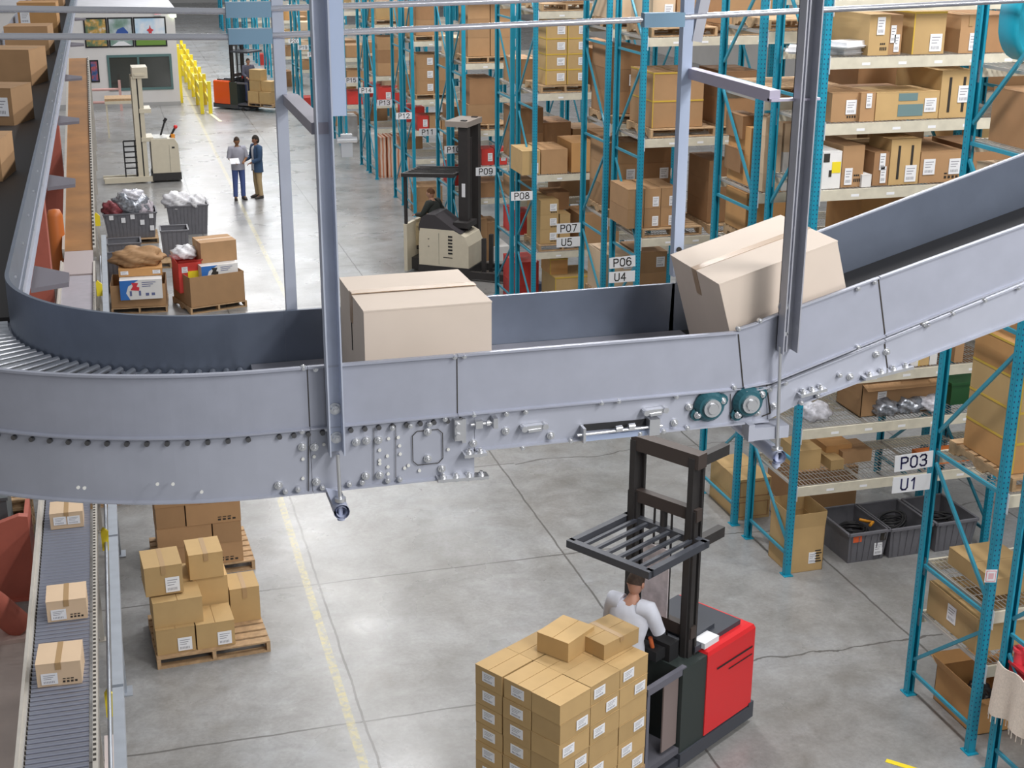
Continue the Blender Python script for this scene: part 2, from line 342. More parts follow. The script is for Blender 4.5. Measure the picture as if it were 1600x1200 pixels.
for x, z in ((0.671, 5.999), (0.721, 5.989), (1.312, 5.993), (1.354, 5.992), (0.653, 5.721), (0.758, 5.722), (1.037, 5.698), (1.115, 5.699), (1.199, 5.699), (1.267, 5.716), (1.395, 5.724), (1.541, 5.713), (1.628, 5.714), (1.978, 5.723), (2.059, 5.724), (2.334, 5.72), (2.615, 5.737), (0.571, 5.457), (0.625, 5.46), (0.728, 5.457), (0.844, 5.459), (0.9, 5.462), (1.011, 5.458), (1.064, 5.458), (1.615, 5.547), (1.837, 5.558), (2.165, 5.558), (2.279, 5.559), (2.395, 5.563), (2.62, 6.016), (2.722, 6.045), (3.202, 6.16), (3.284, 6.185), (2.871, 5.736), (3.228, 5.88), (3.712, 6.004), (3.56, 5.965), (3.876, 6.057), (4.051, 6.105), (2.96, 5.631), (3.04, 5.658), (3.147, 5.749)):
    ob('bolt', bm_s, cv, (x, YN-0.008, z))
for x, z in ((0.653, 5.592), (0.701, 5.598), (0.649, 5.504), (0.981, 5.598), (1.014, 5.568), (0.98, 5.551), (0.98, 5.536), (1.015, 5.517), (1.015, 5.485), (1.063, 5.648), (1.068, 5.609), (1.07, 5.571), (1.088, 5.504), (1.153, 5.485), (1.105, 5.514), (1.282, 5.57), (0.744, 5.649), (1.021, 5.647), (0.052, 5.545), (0.114, 5.538), (0.227, 5.49), (-0.259, 5.565), (-0.235, 5.56)):
    ob('rivet', bm_d, cv, (x, YN-0.002, z))
# plate joints cut into the frame
def hair(name, pts, w=0.0035, y=YN-0.0045, m=INKB):
    mb = MB()
    for (a, b), (c, d) in zip(pts, pts[1:]): mb.bar((a, y, b), (c, y, d), w, 0.002, 0, (0, 1, 0))
    return mb.build(name, m, cv)
hair('panel_joint', [(0.682, 5.707), (0.67, 5.44)]); hair('panel_joint', [(0.959, 5.702), (0.952, 5.462)], 0.002); hair('panel_joint', [(1.053, 5.705), (1.048, 5.463)], 0.002)
hair('panel_joint', [(0.688, 5.735), (0.688, 5.99)], 0.004, YN-0.006); hair('panel_joint', [(1.324, 5.735), (1.324, 5.99)], 0.004, YN-0.006)
hair('panel_joint', [(2.621, 6.01), (2.664, 5.735)], 0.005, YN-0.006); hair('panel_joint', [(3.307, 6.2), (3.368, 5.93)], 0.006, YN-0.006); hair('panel_joint', [(3.372, 5.88), (3.40, 5.76)], 0.005, YN-0.004)
hair('panel_joint', [(2.781, 5.735), (2.81, 5.591), (2.769, 5.58)], 0.005); hair('panel_joint', [(2.604, 5.704), (2.612, 5.579)], 0.003)
c0, c1 = (1.125, 5.668), (1.258, 5.512); b = 0.02
hair('inspection_cover', [(c0[0]+b, c0[1]), (c1[0]-b, c0[1]), (c1[0], c0[1]-b), (c1[0], c1[1]+b), (c1[0]-b, c1[1]), (c0[0]+b, c1[1]), (c0[0], c1[1]+b), (c0[0], c0[1]-b), (c0[0]+b, c0[1])], 0.003)
# clamp plates along the bottom edge
for q0, q1, n in (((1.226, 5.443), (1.454, 5.436), 4), ((1.345, 5.545), (1.446, 5.546), 2), ((2.94, 5.674), (3.07, 5.696), 3), ((3.265, 5.729), (3.514, 5.765), 4)):
    mb = MB().bar((q0[0], YN-0.02, q0[1]), (q1[0], YN-0.02, q1[1]), 0.055, 0.014)
    for i in range(n):
        t = (i+0.5)/n; x, z = q0[0]+(q1[0]-q0[0])*t, q0[1]+(q1[1]-q0[1])*t
        mb.cyl((x, YN-0.02, z-0.018), (x, YN-0.02, z+0.024), 0.008, 6).cyl((x, YN-0.02, z+0.006), (x, YN-0.02, z+0.016), 0.015, 6)
    mb.build('clamp_plate', ZINC, cv)
# latch, tensioner and take-up
q = (1.328, 5.66); MB().box(q[0]-0.022, q[0]+0.014, YN-0.03, YN, q[1]-0.045, q[1]+0.05).box(q[0]+0.012, q[0]+0.03, YN-0.022, YN, q[1]-0.06, q[1]+0.05).cyl((q[0]-0.008, YN-0.045, q[1]+0.025), (q[0]-0.008, YN-0.02, q[1]+0.025), 0.013, 8).cyl((q[0]-0.008, YN-0.045, q[1]-0.02), (q[0]-0.008, YN-0.02, q[1]-0.02), 0.013, 8).build('latch', ZINC, cv)
a, c = (1.377, 5.685), (1.489, 5.686)
MB().cyl((a[0], YN-0.03, a[1]), (c[0], YN-0.03, c[1]), 0.007, 8).cbox((a[0]+0.035, YN-0.03, a[1]), (0.032, 0.03, 0.034)).cbox((c[0]-0.005, YN-0.025, c[1]), (0.02, 0.05, 0.045)).cyl((a[0]+0.07, YN-0.03, c[1]), (a[0]+0.085, YN-0.03, c[1]), 0.014, 8).build('tensioner', ZINC, cv)
for p0, p1 in (((1.606, 5.641), (1.726, 5.644)), ((2.174, 5.662), (2.29, 5.666))):
    MB().bar((p0[0], YN-0.016, p0[1]), (p1[0], YN-0.016, p1[1]), 0.03, 0.02).cyl((p0[0]+0.012, YN, p0[1]), (p0[0]+0.012, YN-0.04, p0[1]), 0.014, 8).cyl((p1[0]-0.012, YN, p1[1]), (p1[0]-0.012, YN-0.04, p1[1]), 0.014, 8).bar((p0[0]+0.03, YN-0.03, p0[1]-0.012), (p1[0]-0.03, YN-0.03, p1[1]-0.012), 0.012, 0.012).build('latch', ZINC, cv)
s0, s1 = (1.902, 5.609), (2.206, 5.606)
MB().bar((s0[0], YN-0.003, s0[1]), (s1[0], YN-0.003, s1[1]), 0.006, 0.03, 0, (0, 0, 1)).build('take_up_slot', BLACK, cv)
t0, t1 = (1.861, 5.589), (2.262, 5.595)
MB().cyl((t0[0], YN-0.035, t0[1]), (t1[0], YN-0.035, t1[1]), 0.007, 8).cbox((t0[0]+0.03, YN-0.025, t0[1]-0.002), (0.012, 0.05, 0.07)).cbox((t1[0]-0.04, YN-0.025, t1[1]), (0.05, 0.05, 0.075)).cyl((t0[0]+0.18, YN-0.035, t0[1]+0.012), (t0[0]+0.21, YN-0.035, t0[1]+0.014), 0.014, 8).cyl((t0[0]+0.24, YN-0.035, t0[1]+0.017), (t0[0]+0.27, YN-0.035, t0[1]+0.018), 0.014, 8).build('take_up_rod', ZINC, cv)
t0, t1 = (1.891, 5.561), (2.202, 5.561)
MB().bar((t0[0], YN-0.01, t0[1]), (t1[0], YN-0.01, t1[1]), 0.018, 0.024).build('take_up_rail', mat('rail_blue', (0.42, 0.5, 0.68), 0.4, 0.4), cv)
BT = mat('bearing_teal', (0.015, 0.085, 0.11), 0.4)
for (x, z), (e0, e1) in (((2.5, 5.658), ((2.558, 5.681), (2.439, 5.624))), ((2.69, 5.659), ((2.752, 5.694), (2.639, 5.605)))):
    mb = MB()
    ring = lambda y, r: [(x+r*math.cos(2*PI*k/20), y, z+r*math.sin(2*PI*k/20)) for k in range(20)]
    mb.loft([ring(YN, 0.075), ring(YN-0.012, 0.075), ring(YN-0.035, 0.058), ring(YN-0.037, 0.04)], 0, False)
    for ex, ez in (e0, e1): mb.bar((x, YN-0.008, z), (ex, YN-0.008, ez), 0.016, 0.062).cyl((ex, YN, ez), (ex, YN-0.016, ez), 0.031, 10)
    h = mb.build('bearing_housing', BT, cv)
    MB().loft([ring(YN-0.03, 0.042), ring(YN-0.05, 0.042), ring(YN-0.05, 0.03), ring(YN-0.044, 0.029)], 0, False).cyl((x, YN-0.03, z), (x, YN-0.06, z), 0.024, 14).build('bearing_insert', ZINC, h)
    for ex, ez in (e0, e1): ob('bolt', bm_l, h, (ex, YN-0.018, ez))
q = (2.757, 5.511)
MB().box(q[0]-0.06, q[0]+0.13, YN-0.05, YN+0.05, q[1]-0.03, q[1]+0.03).cbox((q[0]-0.06, YN-0.03, q[1]+0.01), (0.03, 0.05, 0.08)).build('splice_bracket', STEEL, cv)
# ---------------------------------------------------------------- hanger frames
def angle(mb, x, y, z0, z1, w, d, t=0.006, sx=1, sy=1):
    mb.box(*sorted((x, x+sx*w)), *sorted((y, y+sy*t)), z0, z1); mb.box(*sorted((x, x+sx*t)), *sorted((y, y+sy*d)), z0, z1); return mb
yD, yA = YN-0.055, YF+0.03
h1 = thing('conveyor_hanger', 'blue-grey drop hanger left of the upright carton, threaded rod below it', 'hanger', (0.79, yD, 5.62))
def part(mb, name, m, par):    # world coordinates into the parent's frame
    o = mb.build(name, m, par); o.location = -Vector(par.location); return o
mb = MB().box(0.757, 0.763, yD-0.03, yD+0.04, 5.62, 8.9).box(0.757, 0.822, yD+0.034, yD+0.04, 5.62, 8.9).box(0.816, 0.822, yD-0.03, yD+0.04, 5.62, 8.9)
part(mb, 'near_post', HANG, h1)
part(MB().box(0.834, 0.888, yD+0.05, yD+0.10, 7.02, 8.9), 'upper_post', mat('hanger_light', (0.42, 0.50, 0.66), 0.42, 0.2), h1)
part(MB().box(0.715, 0.765, yA, yA+0.05, 5.90, 8.9), 'far_post', HANG, h1)
part(MB().box(0.745, 0.80, yD+0.03, yA+0.03, 6.955, 7.0).box(0.80, 0.812, yD+0.03, yA, 6.955, 7.0), 'cross_bar', mat('bar_mauve', (0.30, 0.29, 0.34), 0.5, 0.3), h1)
part(MB().box(0.86, 0.905, yD+0.035, yD+0.05, 6.86, 6.95).cyl((0.84, yD+0.02, 6.93), (0.92, yD+0.02, 6.93), 0.012, 8), 'bar_clip', ZINC, h1)
part(MB().cyl((0.793, yD, 5.62), (0.797, yD, 5.36), 0.0085, 8).cyl((0.797, yD, 5.405), (0.797, yD, 5.42), 0.024, 12), 'threaded_rod', ZINC, h1)
mb = MB().prism([(0.74, 5.46), (0.80, 5.44), (0.835, 5.33), (0.785, 5.33)], yD+0.02, yD+0.03, 1)
mb.loft([[(0.797+r*math.cos(2*PI*k/14), y, 5.365+r*math.sin(2*PI*k/14)) for k in range(14)] for y, r in ((yD-0.03, 0.034), (yD+0.9, 0.034), (yD+0.9, 0.024), (yD-0.03, 0.024))], 0, True, False)
mb.cyl((0.797, yD, 5.375), (0.797, yD, 5.315), 0.01, 8).cyl((0.797, yD, 5.333), (0.797, yD, 5.318), 0.018, 6)
part(mb, 'support_tube', mat('tube_blue_grey', (0.50, 0.54, 0.68), 0.4, 0.2), h1)
def nuts(par, pts):
    for x, z in pts:
        part(MB().cyl((x, yD+0.036, z), (x, yD+0.028, z), 0.026, 14).cyl((x, yD+0.03, z), (x, yD+0.012, z), 0.018, 6).cyl((x, yD+0.012, z), (x, yD, z), 0.009, 8), 'nut', ZINC, par)
nuts(h1, ((0.793, 5.812), (0.795, 5.683)))
h2 = thing('conveyor_hanger', 'grey drop hanger crossing in front of the tilted carton on the climb', 'hanger', (2.86, yD, 5.9))
part(MB().box(2.81, 2.816, yD-0.03, yD+0.04, 5.90, 8.9).box(2.81, 2.888, yD+0.034, yD+0.04, 5.90, 8.9).box(2.882, 2.888, yD-0.03, yD+0.04, 5.90, 8.9).box(2.84, 2.846, yD+0.0, yD+0.04, 5.9, 8.9), 'near_post', mat('hanger_zinc_grey', (0.42, 0.43, 0.48), 0.4, 0.45, 8, 0.05), h2)
part(MB().box(2.664, 2.716, yA, yA+0.05, 6.03, 8.9), 'far_post', mat('hanger_light', ()), h2)
part(MB().box(2.70, 2.75, yD+0.04, yA+0.03, 7.015, 7.065).box(2.70, 2.93, yD+0.02, yD+0.06, 7.02, 7.03), 'cross_bar', mat('bar_lilac', (0.47, 0.44, 0.55), 0.45, 0.3), h2)
part(MB().bar((2.735, yA+0.02, 7.19), (2.86, yA+0.02, 7.9), 0.05, 0.05), 'diagonal_brace', mat('hanger_zinc_grey', ()), h2)
part(MB().cyl((2.69, yA-0.005, 6.17), (2.69, yA+0.01, 6.17), 0.014, 10), 'slot_hole', INKB, h2)
part(MB().cyl((2.70, yA+0.02, 6.15), (2.70, yA+0.02, 5.99), 0.012, 8), 'threaded_rod', ZINC, h2)
part(MB().cyl((2.812, yD, 5.93), (2.832, yD, 5.38), 0.0085, 8).cyl((2.831, yD, 5.425), (2.831, yD, 5.437), 0.026, 12), 'threaded_rod', ZINC, h2)
mb = MB().loft([[(2.831+r*math.cos(2*PI*k/14), y, 5.40+r*math.sin(2*PI*k/14)) for k in range(14)] for y, r in ((yD-0.03, 0.034), (yD+0.9, 0.034), (yD+0.9, 0.024), (yD-0.03, 0.024))], 0, True, False)
mb.cyl((2.831, yD, 5.405), (2.831, yD, 5.335), 0.01, 8).cyl((2.831, yD, 5.362), (2.831, yD, 5.345), 0.02, 6)
part(mb, 'support_tube', mat('tube_blue_grey', ()), h2)
nuts(h2, ((2.829, 6.108), (2.836, 5.985)))
# conduits behind the hangers
PIPE = mat('conduit', (0.62, 0.63, 0.68), 0.25, 0.8); SLV = mat('sleeve_blue', (0.20, 0.33, 0.45), 0.45, 0.2)
yP = YF+0.03
def conduit(label, pts, sleeves):
    t = thing('conduit_pipe', label, 'pipe', pts[0])
    part(MB().tube(pts, 0.0145, 10), 'pipe', PIPE, t)
    for x0, x1, z in sleeves: part(MB().box(x0, x1, yP-0.025, yP+0.025, z-0.033, z+0.033), 'sleeve', SLV, t)
conduit('upper of the two silver pipes running across the top of the picture', [(-2.4, yP+0.0, 7.44), (0.52, yP, 7.364), (0.76, yP, 7.374), (1.82, yP, 7.393), (9.0, yP, 7.59)], ((0.515, 0.71, 7.37),))
conduit('lower of the two silver pipes crossing behind both conveyor hangers', [(-2.4, yP, 7.32), (0.52, yP, 7.255), (0.76, yP, 7.259), (1.82, yP, 7.284), (2.455, yP, 7.297), (2.76, yP, 7.31), (9.0, yP, 7.485)], ((0.52, 0.71, 7.257), (2.455, 2.66, 7.295)))

# ---------------------------------------------------------------- cartons and pallets
MCACHE = {}
def cached(key, fn):
    if key not in MCACHE: MCACHE[key] = fn()
    return MCACHE[key]
def carton_mesh(w, d, h, style, along=0, yel=False):
    w, d, h = round(w, 2), round(d, 2), round(h, 2)
    def mk():
        mb = MB(); a, b, f, g = w/2, d/2, 0.006, 0.003
        mb.box(-a, a, -b, b, 0, h-f)
        e = 0.002                      # two closed top flaps meeting at a seam
        if along == 0: mb.box(-a-e, a+e, -b-e, -g, h-f, h); mb.box(-a-e, a+e, g, b+e, h-f, h)
        else: mb.box(-a-e, -g, -b-e, b+e, h-f, h); mb.box(g, a+e, -b-e, b+e, h-f, h)
        return mb.mesh('carton', CARTON[style])
    return cached(('c', w, d, h, style, along), mk)
def add_label(par, x, y, z, w=0.13, h=0.17, face='f', name='shipping_label'):
    key = ('lab', round(w, 2), round(h, 2), face)
    def mk():
        mb = MB(); mb.box(-w/2, w/2, -0.002, 0.001, -h/2, h/2)
        for k in range(3): mb.box(-w*0.36, w*(0.36-0.12*k), -0.0026, -0.0015, h*(0.28-0.16*k), h*(0.33-0.16*k), 1)
        for k in range(7): mb.box(-w*0.36+w*0.1*k, -w*0.36+w*(0.1*k+0.05), -0.0026, -0.0015, -h*0.38, -h*0.2, 1)
        return mb.mesh(name, [WHITE, mat('print_grey', (0.30, 0.30, 0.33), 0.6)])
    o = ob(name, cached(key, mk), par, (x, y, z), 0 if face == 'f' else (-PI/2 if face == 'l' else 0))
    if face == 't': o.rotation_euler = (-PI/2, 0, 0)
    return o
def deco(o, w, d, h, code):
    a, b = w/2, d/2
    L = min(0.15, w*0.38); M = min(0.19, h*0.5)
    for c in code:
        if c == 'L': add_label(o, a-L*0.62-0.02, -b-0.0065, h*0.5, L, M)
        elif c == 'K': add_label(o, -a+L*0.62+0.02, -b-0.0065, h*0.52, L, M)
        elif c == 'U': add_label(o, a*0.1, -b-0.0065, h*0.72, L, M)
        elif c == 'D': add_label(o, a-L*0.62-0.02, -b-0.0065, M*0.6+0.01, L, M)
        elif c == 'E': add_label(o, -a+L*0.62+0.02, -b-0.0065, M*0.6+0.01, L, M)
        elif c == 'G': add_label(o, -a-0.002, 0, h*0.55, L, M, 'l')
        elif c == 't': MB().box(-a-0.003, a+0.003, -0.026, 0.026, h-0.001, h+0.0015).box(-a-0.0045, -a-0.002, -0.026, 0.026, h*0.72, h+0.0015).build('packing_tape', TAPE, o)
        elif c == 's': MB().box(-0.026, 0.026, -b-0.003, b+0.003, h-0.001, h+0.0015).box(-0.026, 0.026, -b-0.0045, -b-0.0065, h*0.7, h+0.0015).build('packing_tape', TAPE, o)
        elif c == 'Y':
            mb = MB(); t = 0.02
            mb.box(-a-0.004, a+0.004, -b-0.004, -b-0.0065, h-t, h+0.002).box(-a-0.004, a+0.004, -b-0.004, -b+t, h+0.0005, h+0.002).box(-a-0.004, -a-0.002, -b, b, h-t, h+0.002)
            mb.box(-a-0.004, -a+t*0.6, -b-0.004, -b-0.002, 0.0, h)
            mb.build('yellow_tape', TAPEY, o)
        elif c == 'S':
            MB().box(-a*0.52, -a*0.36, -b-0.004, -b-0.001, h*0.12, h*0.86).box(a*0.36, a*0.52, -b-0.004, -b-0.001, h*0.12, h*0.86).build('printed_slots', INKB, o)
        elif c == 'M':
            mb = MB()
            for k in range(4): mb.box(a*(0.15+0.18*k), a*(0.26+0.18*k), -b-0.004, -b-0.001, h*0.12, h*0.2)
            for k in range(3): mb.box(a*(0.15+0.18*k), a*(0.28+0.18*k), -b-0.004, -b-0.001, h*0.26, h*0.3)
            mb.build('printed_marks', INKB, o)
        elif c == 'F':
            MB().box(-a*0.9, a*0.9, -b-0.004, -b-0.001, h*0.12, h*0.16).box(-a*0.9, -a*0.84, -b-0.004, -b-0.001, h*0.12, h*0.88).box(a*0.84, a*0.9, -b-0.004, -b-0.001, h*0.12, h*0.88).box(-a*0.9, a*0.9, -b-0.004, -b-0.001, h*0.84, h*0.88).build('printed_frame', CARTON['d'], o)
        elif c == 'W':
            MB().box(0.0, a*0.95, -b-0.004, -b-0.001, h*0.42, h*0.72).build('yellow_patch', YELLOW, o); MB().box(-a*0.95, -a*0.3, -b-0.004, -b-0.001, h*0.72, h*0.95).box(-a*0.3, a*0.0, -b-0.004, -b-0.001, h*0.32, h*0.5).build('black_patch', INKB, o)
        elif c == 'T':
            MB().box(-a*0.3, a*0.5, -b-0.004, -b-0.001, h*0.12, h*0.55).box(-a*0.3, a*0.3, -b-0.0042, -b-0.001, h*0.68, h*0.95).build('teal_print', mat('print_slate', (0.15, 0.24, 0.25), 0.7), o)
    return o
def carton(cx, y0, z0, w, d, h, style='b', code='', rz=0, along=0, label=None, cat='carton', group=None, name='carton'):
    """front face at y0 (rz about the middle of the box)"""
    o = ob(name, carton_mesh(w, d, h, style, along), None, (cx, y0+d/2, z0), rz)
    deco(o, round(w, 2), round(d, 2), round(h, 2), code); return tag(o, label, cat, group)
def pallet_parts(w, d):
    w, d = round(w, 2), round(d, 2)
    def mk():
        dk = MB(); n = 7; bw = d/n*0.78
        for i in range(n): y = -d/2+bw/2+(d-bw)*i/(n-1); dk.box(-w/2, w/2, y-bw/2, y+bw/2, 0.112, 0.13)
        st = MB().prism([(-d/2, 0.018), (-d*0.34, 0.018), (-d*0.3, 0.055), (-d*0.12, 0.055), (-d*0.08, 0.018), (d*0.08, 0.018), (d*0.12, 0.055), (d*0.3, 0.055), (d*0.34, 0.018), (d/2, 0.018), (d/2, 0.112), (-d/2, 0.112)], -0.02, 0.02, 0)
        bs = MB()
        for y in (-d/2+0.05, 0, d/2-0.05): bs.box(-w/2, w/2, y-0.05, y+0.05, 0, 0.018)
        return dk.mesh('deck_boards', WOOD), st.mesh('stringer', WOOD), bs.mesh('base_boards', WOOD)
    return cached(('p', w, d), mk)
def pallet(cx, cy_, z, w=1.1, d=1.0, rz=0, label=None, group=None):
    t = thing('wooden_pallet', label, 'pallet', (cx, cy_, z), rz, group); a, b, c = pallet_parts(w, d)
    ob('deck_boards', a, t); ob('base_boards', c, t)
    for x in (-w/2+0.02, 0, w/2-0.02): ob('stringer', b, t, (x, 0, 0))
    return t
# ---------------------------------------------------------------- pallet racks
PH = 7.6; BAY = 2.78; FD = 1.12
def post_mesh(holes, back):
    def mk():
        mb = MB(); s = 1 if back else -1     # lipped channel: web faces the beam side
        mb.box(-0.04, 0.04, s*0.036-0.003*0, s*0.036+0.003, 0.01, PH) if 0 else None
        mb.box(-0.04, 0.04, s*0.032, s*0.036, 0.01, PH).box(-0.04, -0.036, -0.034, 0.034, 0.01, PH).box(0.036, 0.04, -0.034, 0.034, 0.01, PH)
        mb.box(-0.04, -0.018, -s*0.036, -s*0.032, 0.01, PH).box(0.018, 0.04, -s*0.036, -s*0.032, 0.01, PH)
        if holes:
            for i in range(140):
                z = 0.15+i*0.052
                for x in (-0.022, 0.022): mb.box(x-0.005, x+0.005, s*0.036, s*0.0368, z, z+0.016, 1)
                mb.box(-0.0412, -0.04, -0.004, 0.004, z, z+0.014, 1)
        return mb.mesh('post', [TEAL, INK])
    return cached(('post', holes, back), mk)
def brace_mesh(mirror):
    def mk():
        mb = MB(); fl = (lambda y: FD-y) if mirror else (lambda y: y)   # y: 0 = near post, FD = far post
        def B_(y0, z0, y1, z1): mb.bar((0, fl(y0), z0), (0, fl(y1), z1), 0.028, 0.034)
        a, b = 0.04, FD-0.04
        for z in (0.27, 1.5, 2.735, 4.25, 5.77, 7.2): B_(a, z, b, z)
        B_(b, 0.42, a, 1.3); B_(a, 1.66, b, 2.62); B_(b, 2.95, a, 4.08); B_(a, 4.45, b, 5.62); B_(b, 5.95, a, 7.05)
        return mb.mesh('bracing', mat('rack_brace', (0.03, 0.26, 0.37), 0.4, 0.0, 5, 0.05))
    return cached(('brace', mirror), mk)
def beam_mesh():
    def mk():
        mb = MB(); w = BAY-0.08
        mb.box(0, w, -0.022, 0.022, -0.12, -0.035).box(0, w, -0.022, 0.006, -0.035, 0.0)
        for x in (-0.004, w): mb.box(x, x+0.004, -0.05, 0.03, -0.17, 0.03, 1)
        for k in range(1, 6): mb.box(w*k/6-0.05, w*k/6+0.05, -0.0235, -0.021, -0.085, -0.055, 1)
        return mb.mesh('beam', [BEAM, WHITE])
    return cached('beam', mk)
def deck_mesh():
    def mk():
        mb = MB(); w = BAY-0.09; d = FD-0.02
        for i in range(55): x = 0.01+i*(w-0.02)/54; mb.bar((x, 0, 0.002), (x, d, 0.002), 0.006, 0.006)
        for j in range(8): y = 0.005+j*(d-0.01)/7; mb.bar((0, y, -0.004), (w, y, -0.004), 0.007, 0.007)
        for x in (0.0, w/3, 2*w/3, w): mb.box(x-0.012, x+0.012, 0, d, -0.035, -0.006)
        return mb.mesh('wire_deck', WIRE)
    return cached('deck', mk)
foot = MB().box(-0.06, 0.06, -0.07, 0.07, 0, 0.01).cyl((-0.045, 0.0, 0.01), (-0.045, 0.0, 0.03), 0.01, 6).mesh('foot_plate', TEAL)
XR = 7.54
GL = {'P': [[(0, 0), (0, 1), (.42, 1), (.6, .88), (.6, .62), (.42, .5), (0, .5)]], 'U': [[(0, 1), (0, .2), (.14, .02), (.46, .02), (.6, .2), (.6, 1)]], '0': [[(.17, 0), (.43, 0), (.6, .2), (.6, .8), (.43, 1), (.17, 1), (0, .8), (0, .2), (.17, 0)]], '1': [[(.1, .78), (.33, 1), (.33, 0)]],
      '2': [[(0, .75), (.14, .97), (.46, .97), (.6, .78), (.58, .58), (0, 0), (.62, 0)]], '3': [[(0, .85), (.15, 1), (.45, 1), (.58, .85), (.56, .64), (.4, .53), (.22, .53)], [(.4, .53), (.6, .38), (.6, .15), (.45, 0), (.15, 0), (0, .15)]], '4': [[(.45, 0), (.45, 1), (0, .32), (.62, .32)]], '5': [[(.56, 1), (.08, 1), (.03, .52), (.2, .62), (.44, .62), (.6, .45), (.6, .17), (.44, 0), (.14, 0), (0, .14)]],
      '6': [[(.56, .86), (.42, 1), (.17, 1), (0, .75), (0, .2), (.17, 0), (.43, 0), (.6, .18), (.6, .42), (.43, .6), (.17, .6), (0, .42)]], '7': [[(0, 1), (.6, 1), (.22, 0)]], '8': [[(.3, .54), (.08, .66), (.08, .88), (.2, 1), (.4, 1), (.52, .88), (.52, .66), (.3, .54), (0, .38), (0, .14), (.15, 0), (.45, 0), (.6, .14), (.6, .38), (.3, .54)]], '9': [[(.04, .14), (.18, 0), (.43, 0), (.6, .25), (.6, .8), (.43, 1), (.17, 1), (0, .82), (0, .58), (.17, .4), (.43, .4), (.6, .58)]]}
def glyphs(body, size, x0, par, m):
    """sign lettering laid out from strokes"""
    mb = MB(); adv = 0.9*size; x = x0-(adv*len(body)-0.3*size)/2
    for ch in body:
        for line in GL[ch]:
            for (a, b), (c, d) in zip(line, line[1:]):
                p, q = Vector((x+a*size, -0.0042, (b-0.5)*size)), Vector((x+c*size, -0.0042, (d-0.5)*size)); e = (q-p).normalized()*size*0.06
                mb.bar(p-e, q+e, size*0.15, 0.0016, 0, (0, 1, 0))
        x += adv
    return mb.build('lettering', m, par)
RACKS = {}
def rack(n, y, lv, bays, label, holes=False, signs=(), group=None, nodeck=()):
    """n: row number, y: near posts; odd rows face away"""
    t = thing('pallet_rack', label, 'rack', (XR, y, 0), 0, group); mirror = (n % 2 == 0)
    for i in range(bays+1):
        for yy, bk in ((0, False), (FD, True)):
            ob('post', post_mesh(holes, bk), t, (i*BAY, yy, 0)); 
            if i == 0: ob('foot_plate', foot, t, (0, yy, 0))
        ob('bracing', brace_mesh(mirror), t, (i*BAY, 0, 0))
    for i in range(bays):
        for z in lv:
            ob('beam', beam_mesh(), t, (i*BAY+0.04, -0.01, z)); o = ob('beam', beam_mesh(), t, (i*BAY+BAY-0.04, FD+0.01, z), PI)
            if z not in nodeck: ob('wire_deck', deck_mesh(), t, (i*BAY+0.045, 0.01, z+0.004))
    for body, z, col, side in signs:
        yy = (FD if n % 2 else 0)
        pl = MB().box(-0.21, 0.21, -0.003, 0.003, -0.085, 0.085).build('row_sign', WHITE, t, (-0.255, yy-0.045, z))
        if body in ('P03', 'P06'): pl.rotation_euler = (0, -0.04, 0)
        glyphs(body, 0.115, (-0.03 if body[0] == 'U' else 0), pl, col if n < 4 else INKB)
    RACKS[n] = dict(y=y, lv=sorted(lv), boxes=[], sign='P%02d' % n)
    return t
ORD = ('first', 'second', 'third', 'fourth', 'fifth', 'sixth', 'seventh', 'eighth', 'ninth', 'tenth', 'eleventh', 'twelfth')
ADJ = {'b': 'brown', 'd': 'dark brown', 'p': 'pale pinkish', 'y': 'tan', 'o': 'orange-brown', 'k': 'light kraft', 'w': 'white', 'r': 'red'}
COUNT = [0]; UNSEEN = {261, 262, 250, 252, 254, 256, 43, 45, 48, 71, 72, 73, 83, 89, 92, 93, 102, 160, 126, 167, 169, 139, 177, 178, 148, 179, 185, 187, 188, 189, 198, 204, 205, 206, 209, 210, 211, 212, 213, 214, 215, 216, 217, 218, 219, 221, 225, 226, 227, 229, 230, 231, 232, 235, 241, 242, 243, 244, 245, 247, 248}      # cartons that nothing of would show
def B(n, x0, x1, z0, z1, yo=0.06, d=0.9, style='b', code='', look=None, pal=0, along=0, rz=0, noun='carton', fk=None):
    """carton on rack n; bottom snapped to the shelf, pallet or carton under it"""
    COUNT[0] += 1
    if COUNT[0] in UNSEEN: return None
    R = RACKS[n]; h = max(0.08, z1-z0); cands = [(z+0.008, None) for z in R['lv']]+[(0.0, None)]; cx = (x0+x1)/2; y0 = R['y']+yo; lift = 0.138 if pal else 0.0
    for q in R['boxes']:
        if q['x0']-0.02 < cx < q['x1']+0.02 and q['y0'] < y0+d/2 < q['y1']: cands.append((q['z1'], q))
    zc, base = min(cands, key=lambda c: abs(c[0]+lift-z0)); zc += lift
    x0 = max(x0, XR+0.07) if x1 > XR+0.2 else x0
    w = x1-x0
    o = carton((x0+x1)/2, y0, zc, w, d, h, style, code, rz, along, name='carton')
    li = max([i for i, z in enumerate([0]+R['lv']) if z <= zc+0.02])
    e = dict(o=o, x0=x0, x1=x1, y0=y0, y1=y0+d, z1=zc+round(h, 2)+0.001, li=li, base=base, tier=(base['tier']+1 if base else 0), root=(base['root'] if base else None), look=look or ADJ[style]+' carton', yo=yo, n=n, fk=fk, ix=COUNT[0])
    if e['root'] is None: e['root'] = id(e); e['key'] = e
    else: e['key'] = base['key']
    R['boxes'].append(e); return e
def P(n, x0, x1, z, yo=0.03, d=1.04):
    R = RACKS[n]; zc = min(R['lv']+[0.0], key=lambda c: abs(c-z))+0.008
    t = pallet((x0+x1)/2, R['y']+yo+d/2, zc, x1-x0, d)
    R.setdefault('pals', []).append(dict(o=t, x0=x0, x1=x1, z=zc, yo=yo)); return t
